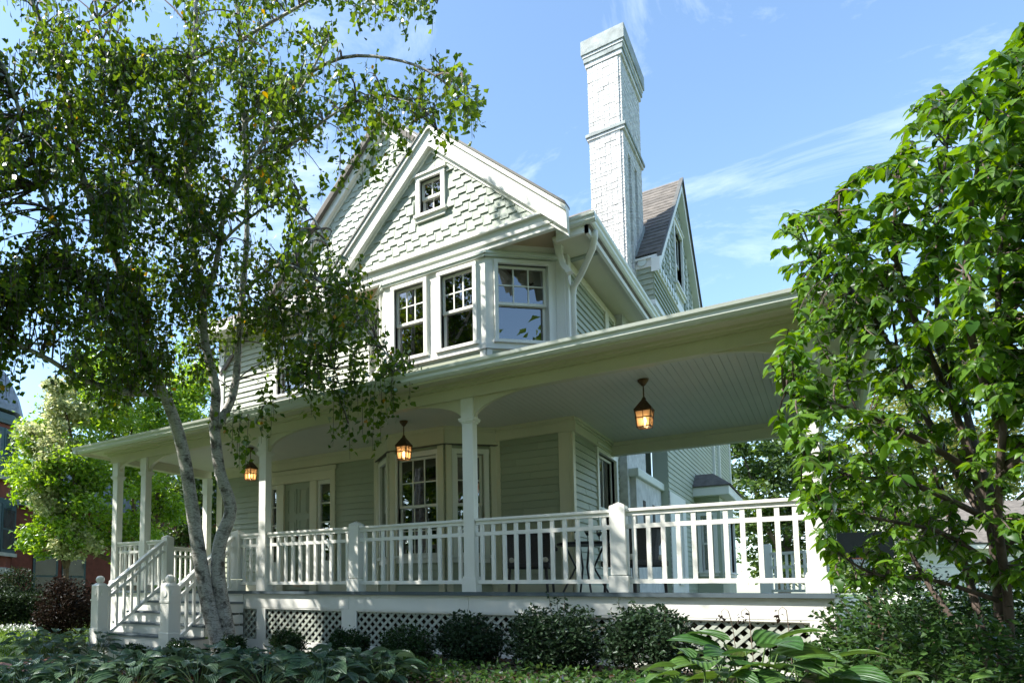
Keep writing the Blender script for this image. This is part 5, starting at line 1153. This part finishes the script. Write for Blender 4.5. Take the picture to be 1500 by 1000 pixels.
# ------------------------------------------------------------------ right: white garage, hoop, tray, lawn
p0 = atd(1335, 860, 27); p1 = atd(1700, 860, 24); gf = Fr(p0[0], p0[1], p1[0]-p0[0], p1[1]-p0[1]); ln = math.dist(p0[:2], p1[:2])
gr = tag(empty('garage', (p0[0], p0[1], -1.1)), 'white clapboard garage with a brown roof behind the broad-leaved tree', 'garage')
MB().fbox(gf, 0, ln, -1.1, 1.75, -6, 0).build('wall', 'nwhite', gr)
for i in range(20): z = -1.0+i*.135; MB().hexa([gf.P(.15, z, .055), gf.P(ln, z, .055), gf.P(ln, z, 0), gf.P(.15, z, 0), gf.P(.15, z+.14, .008), gf.P(ln, z+.14, .008), gf.P(ln, z+.14, 0), gf.P(.15, z+.14, 0)]).build('board', 'nwhite', gr)
MB().fbox(gf, 0, .15, -1.1, 1.75, 0, .05).build('corner_board', 'white', gr); MB().fbox(gf, -.4, ln+.4, 1.72, 1.95, -.1, .5).build('fascia', 'white', gr)
MB().slab([gf.P(-.45, 1.95, .55), gf.P(ln+.4, 1.95, .55), gf.P(ln+.4, 3.9, -3), gf.P(-.45, 3.9, -3)], .08).build('roof', 'roof', gr); MB().prism(Fr(*gf.P(0, 0, 0)[:2], -gf.n[0], -gf.n[1]), [(-.1, 1.75), (6, 1.75), (3, 3.8)], -.02, .05).build('gable_end', 'nwhite', gr)
for u in (2.3, 4.2): o = MB().fbox(gf, u-.1, u+1.1, .2, 1.3, .031, .08).build('window', 'white', gr); MB().fbox(gf, u, u+.48, .3, 1.2, .081, .086).build('pane', 'glassd', o); MB().fbox(gf, u+.52, u+1.0, .3, 1.2, .081, .086).build('pane', 'glassd', o)
MB().fbox(gf, .5, 1.5, -1.1, 1.0, .031, .07).build('door', 'white', gr)
offset_children(gr)
hp_ = atd(1268, 870, 17); hb = tag(empty('basketball_hoop', (hp_[0], hp_[1], -1.1)), 'basketball hoop with a white net on a dark backboard, beyond the porch corner', 'basketball hoop')
rc = atd(1265, 822, 17); zz = rc[2]+.08
MB().tube([(hp_[0]+.25, hp_[1]+.7, -1.1), (hp_[0]+.2, hp_[1]+.6, zz)], .05, 8).build('pole', 'metalb', hb); bk = Fr(rc[0]-.5, rc[1]+.42, .95, .2)
MB().fbox(bk, 0, 1.15, zz-.1, zz+.7, -.03, 0).build('backboard', 'metalb', hb)
tor = [(rc[0]+.22*math.cos(t), rc[1]+.22*math.sin(t), zz) for t in np.linspace(0, 2*PI, 20)]; MB().tube(tor, .012, 6).build('rim', 'orange', hb)
nt_ = MB()
for k in range(16):
    t = 2*PI*k/16
    for s in (-1, 1):
        t2 = t+s*PI/8; nt_.tube([(rc[0]+.21*math.cos(t), rc[1]+.21*math.sin(t), zz), (rc[0]+.15*math.cos(t2), rc[1]+.15*math.sin(t2), zz-.2), (rc[0]+.12*math.cos(t), rc[1]+.12*math.sin(t), zz-.38)], .008, 4, False)
nt_.build('net', 'curtain', hb); MB().tube([(hp_[0]+.2, hp_[1]+.6, zz), (rc[0], rc[1]+.3, zz+.05)], .03, 6).build('bracket', 'metalb', hb); offset_children(hb)
w0 = atd(1300, 905, 15); wb = tag(empty('garden_bench', (w0[0], w0[1], -1.1), .2), 'low dark red bench on the lawn beyond the porch corner', 'bench')
for i in range(3): MB().box(-.7, .7, -.22+i*.15, -.09+i*.15, .40, .44).build('slat', 'red', wb, local=True)
for sx in (-.55, .55):
    for sy in (-.18, .18): MB().tube([(sx*1.05, sy, 0), (sx, sy, .4)], .02, 6).build('leg', 'metalb', wb, local=True)
# downspout foot beside the right end of the porch, with its drain hose
ds = tag(empty('tree_trunk', (0, 0, 0)), None, None) if False else None
dp = atd(1264, 905, 11.6); dsp = tag(empty('porch_downspout', (dp[0], dp[1], -1.1)), 'grey downspout with a curved drain pipe beyond the porch corner', 'downspout')
MB().tube([(dp[0], dp[1], -1.0), (dp[0], dp[1], -.25), (dp[0]-.1, dp[1], -.12), (dp[0]-.6, dp[1]-.1, -.1)], .055, 8).build('pipe', 'concrete', dsp, True); MB().tube(smooth_path([(dp[0], dp[1], -.95), (dp[0]+.08, dp[1]-.08, -1.03), (dp[0]+.4, dp[1]-.2, -1.06), (dp[0]+.9, dp[1]-.1, -1.06)], 4), .035, 8).build('drain_pipe', 'gutter', dsp, True); offset_children(dsp)
# rear porch newel and rail seen through the railing
rp_ = tag(empty('rear_porch_rail', (6.3, 8.0, -1.1)), 'white newel and railing of the back steps, seen through the porch railing', 'railing')
n0 = atd(1122, 830, 17.5); n1 = atd(1182, 830, 16.3)
MB().box(n0[0]-.14, n0[0]+.14, n0[1]-.14, n0[1]+.14, -1.1, 1.25).build('newel', 'white', rp_, bevel=.01); rr = MB()
for z in (1.0, .65, .05): rr.beam((n0[0], n0[1], z), (n1[0], n1[1], z), .07, .07)
rr.build('rails', 'white', rp_)
for k in range(7): t = (k+.7)/7; q = n0+(n1-n0)*t; MB().box(q[0]-.03, q[0]+.03, q[1]-.03, q[1]+.03, .05, 1.0).build('baluster', 'white', rp_)
MB().box(n0[0]-1.5, n1[0]+.3, n0[1]-.1, n0[1]+1.2, -.2, -.1).build('landing', 'floor', rp_); MB().box(n0[0]-1.4, n1[0]+.2, n0[1], n0[1]+.05, -1.1, -.2).build('landing_skirt', 'white', rp_); offset_children(rp_)
# grass on the lawn in view
def grass(name, x0, x1, y0, y1, n, hgt, label):
    x = rng.uniform(x0, x1, n); y = rng.uniform(y0, y1, n); z = np.array([gz(a, b) for a, b in zip(x, y)])
    tag(leaf_cloud(name, np.stack([x, y, z], 1), hgt, 'l_grass', None, droop=-2.2, aspect=.16, fold=.02), label, 'grass', kind='stuff')
grass('lawn_grass', -22, -3.2, -3.5, 4, 30000, .10, 'short green grass on the lawn by the brick path')
grass('lawn_grass', 8.0, 16, 14, 30, 20000, .11, 'sunlit green grass beyond the porch corner')
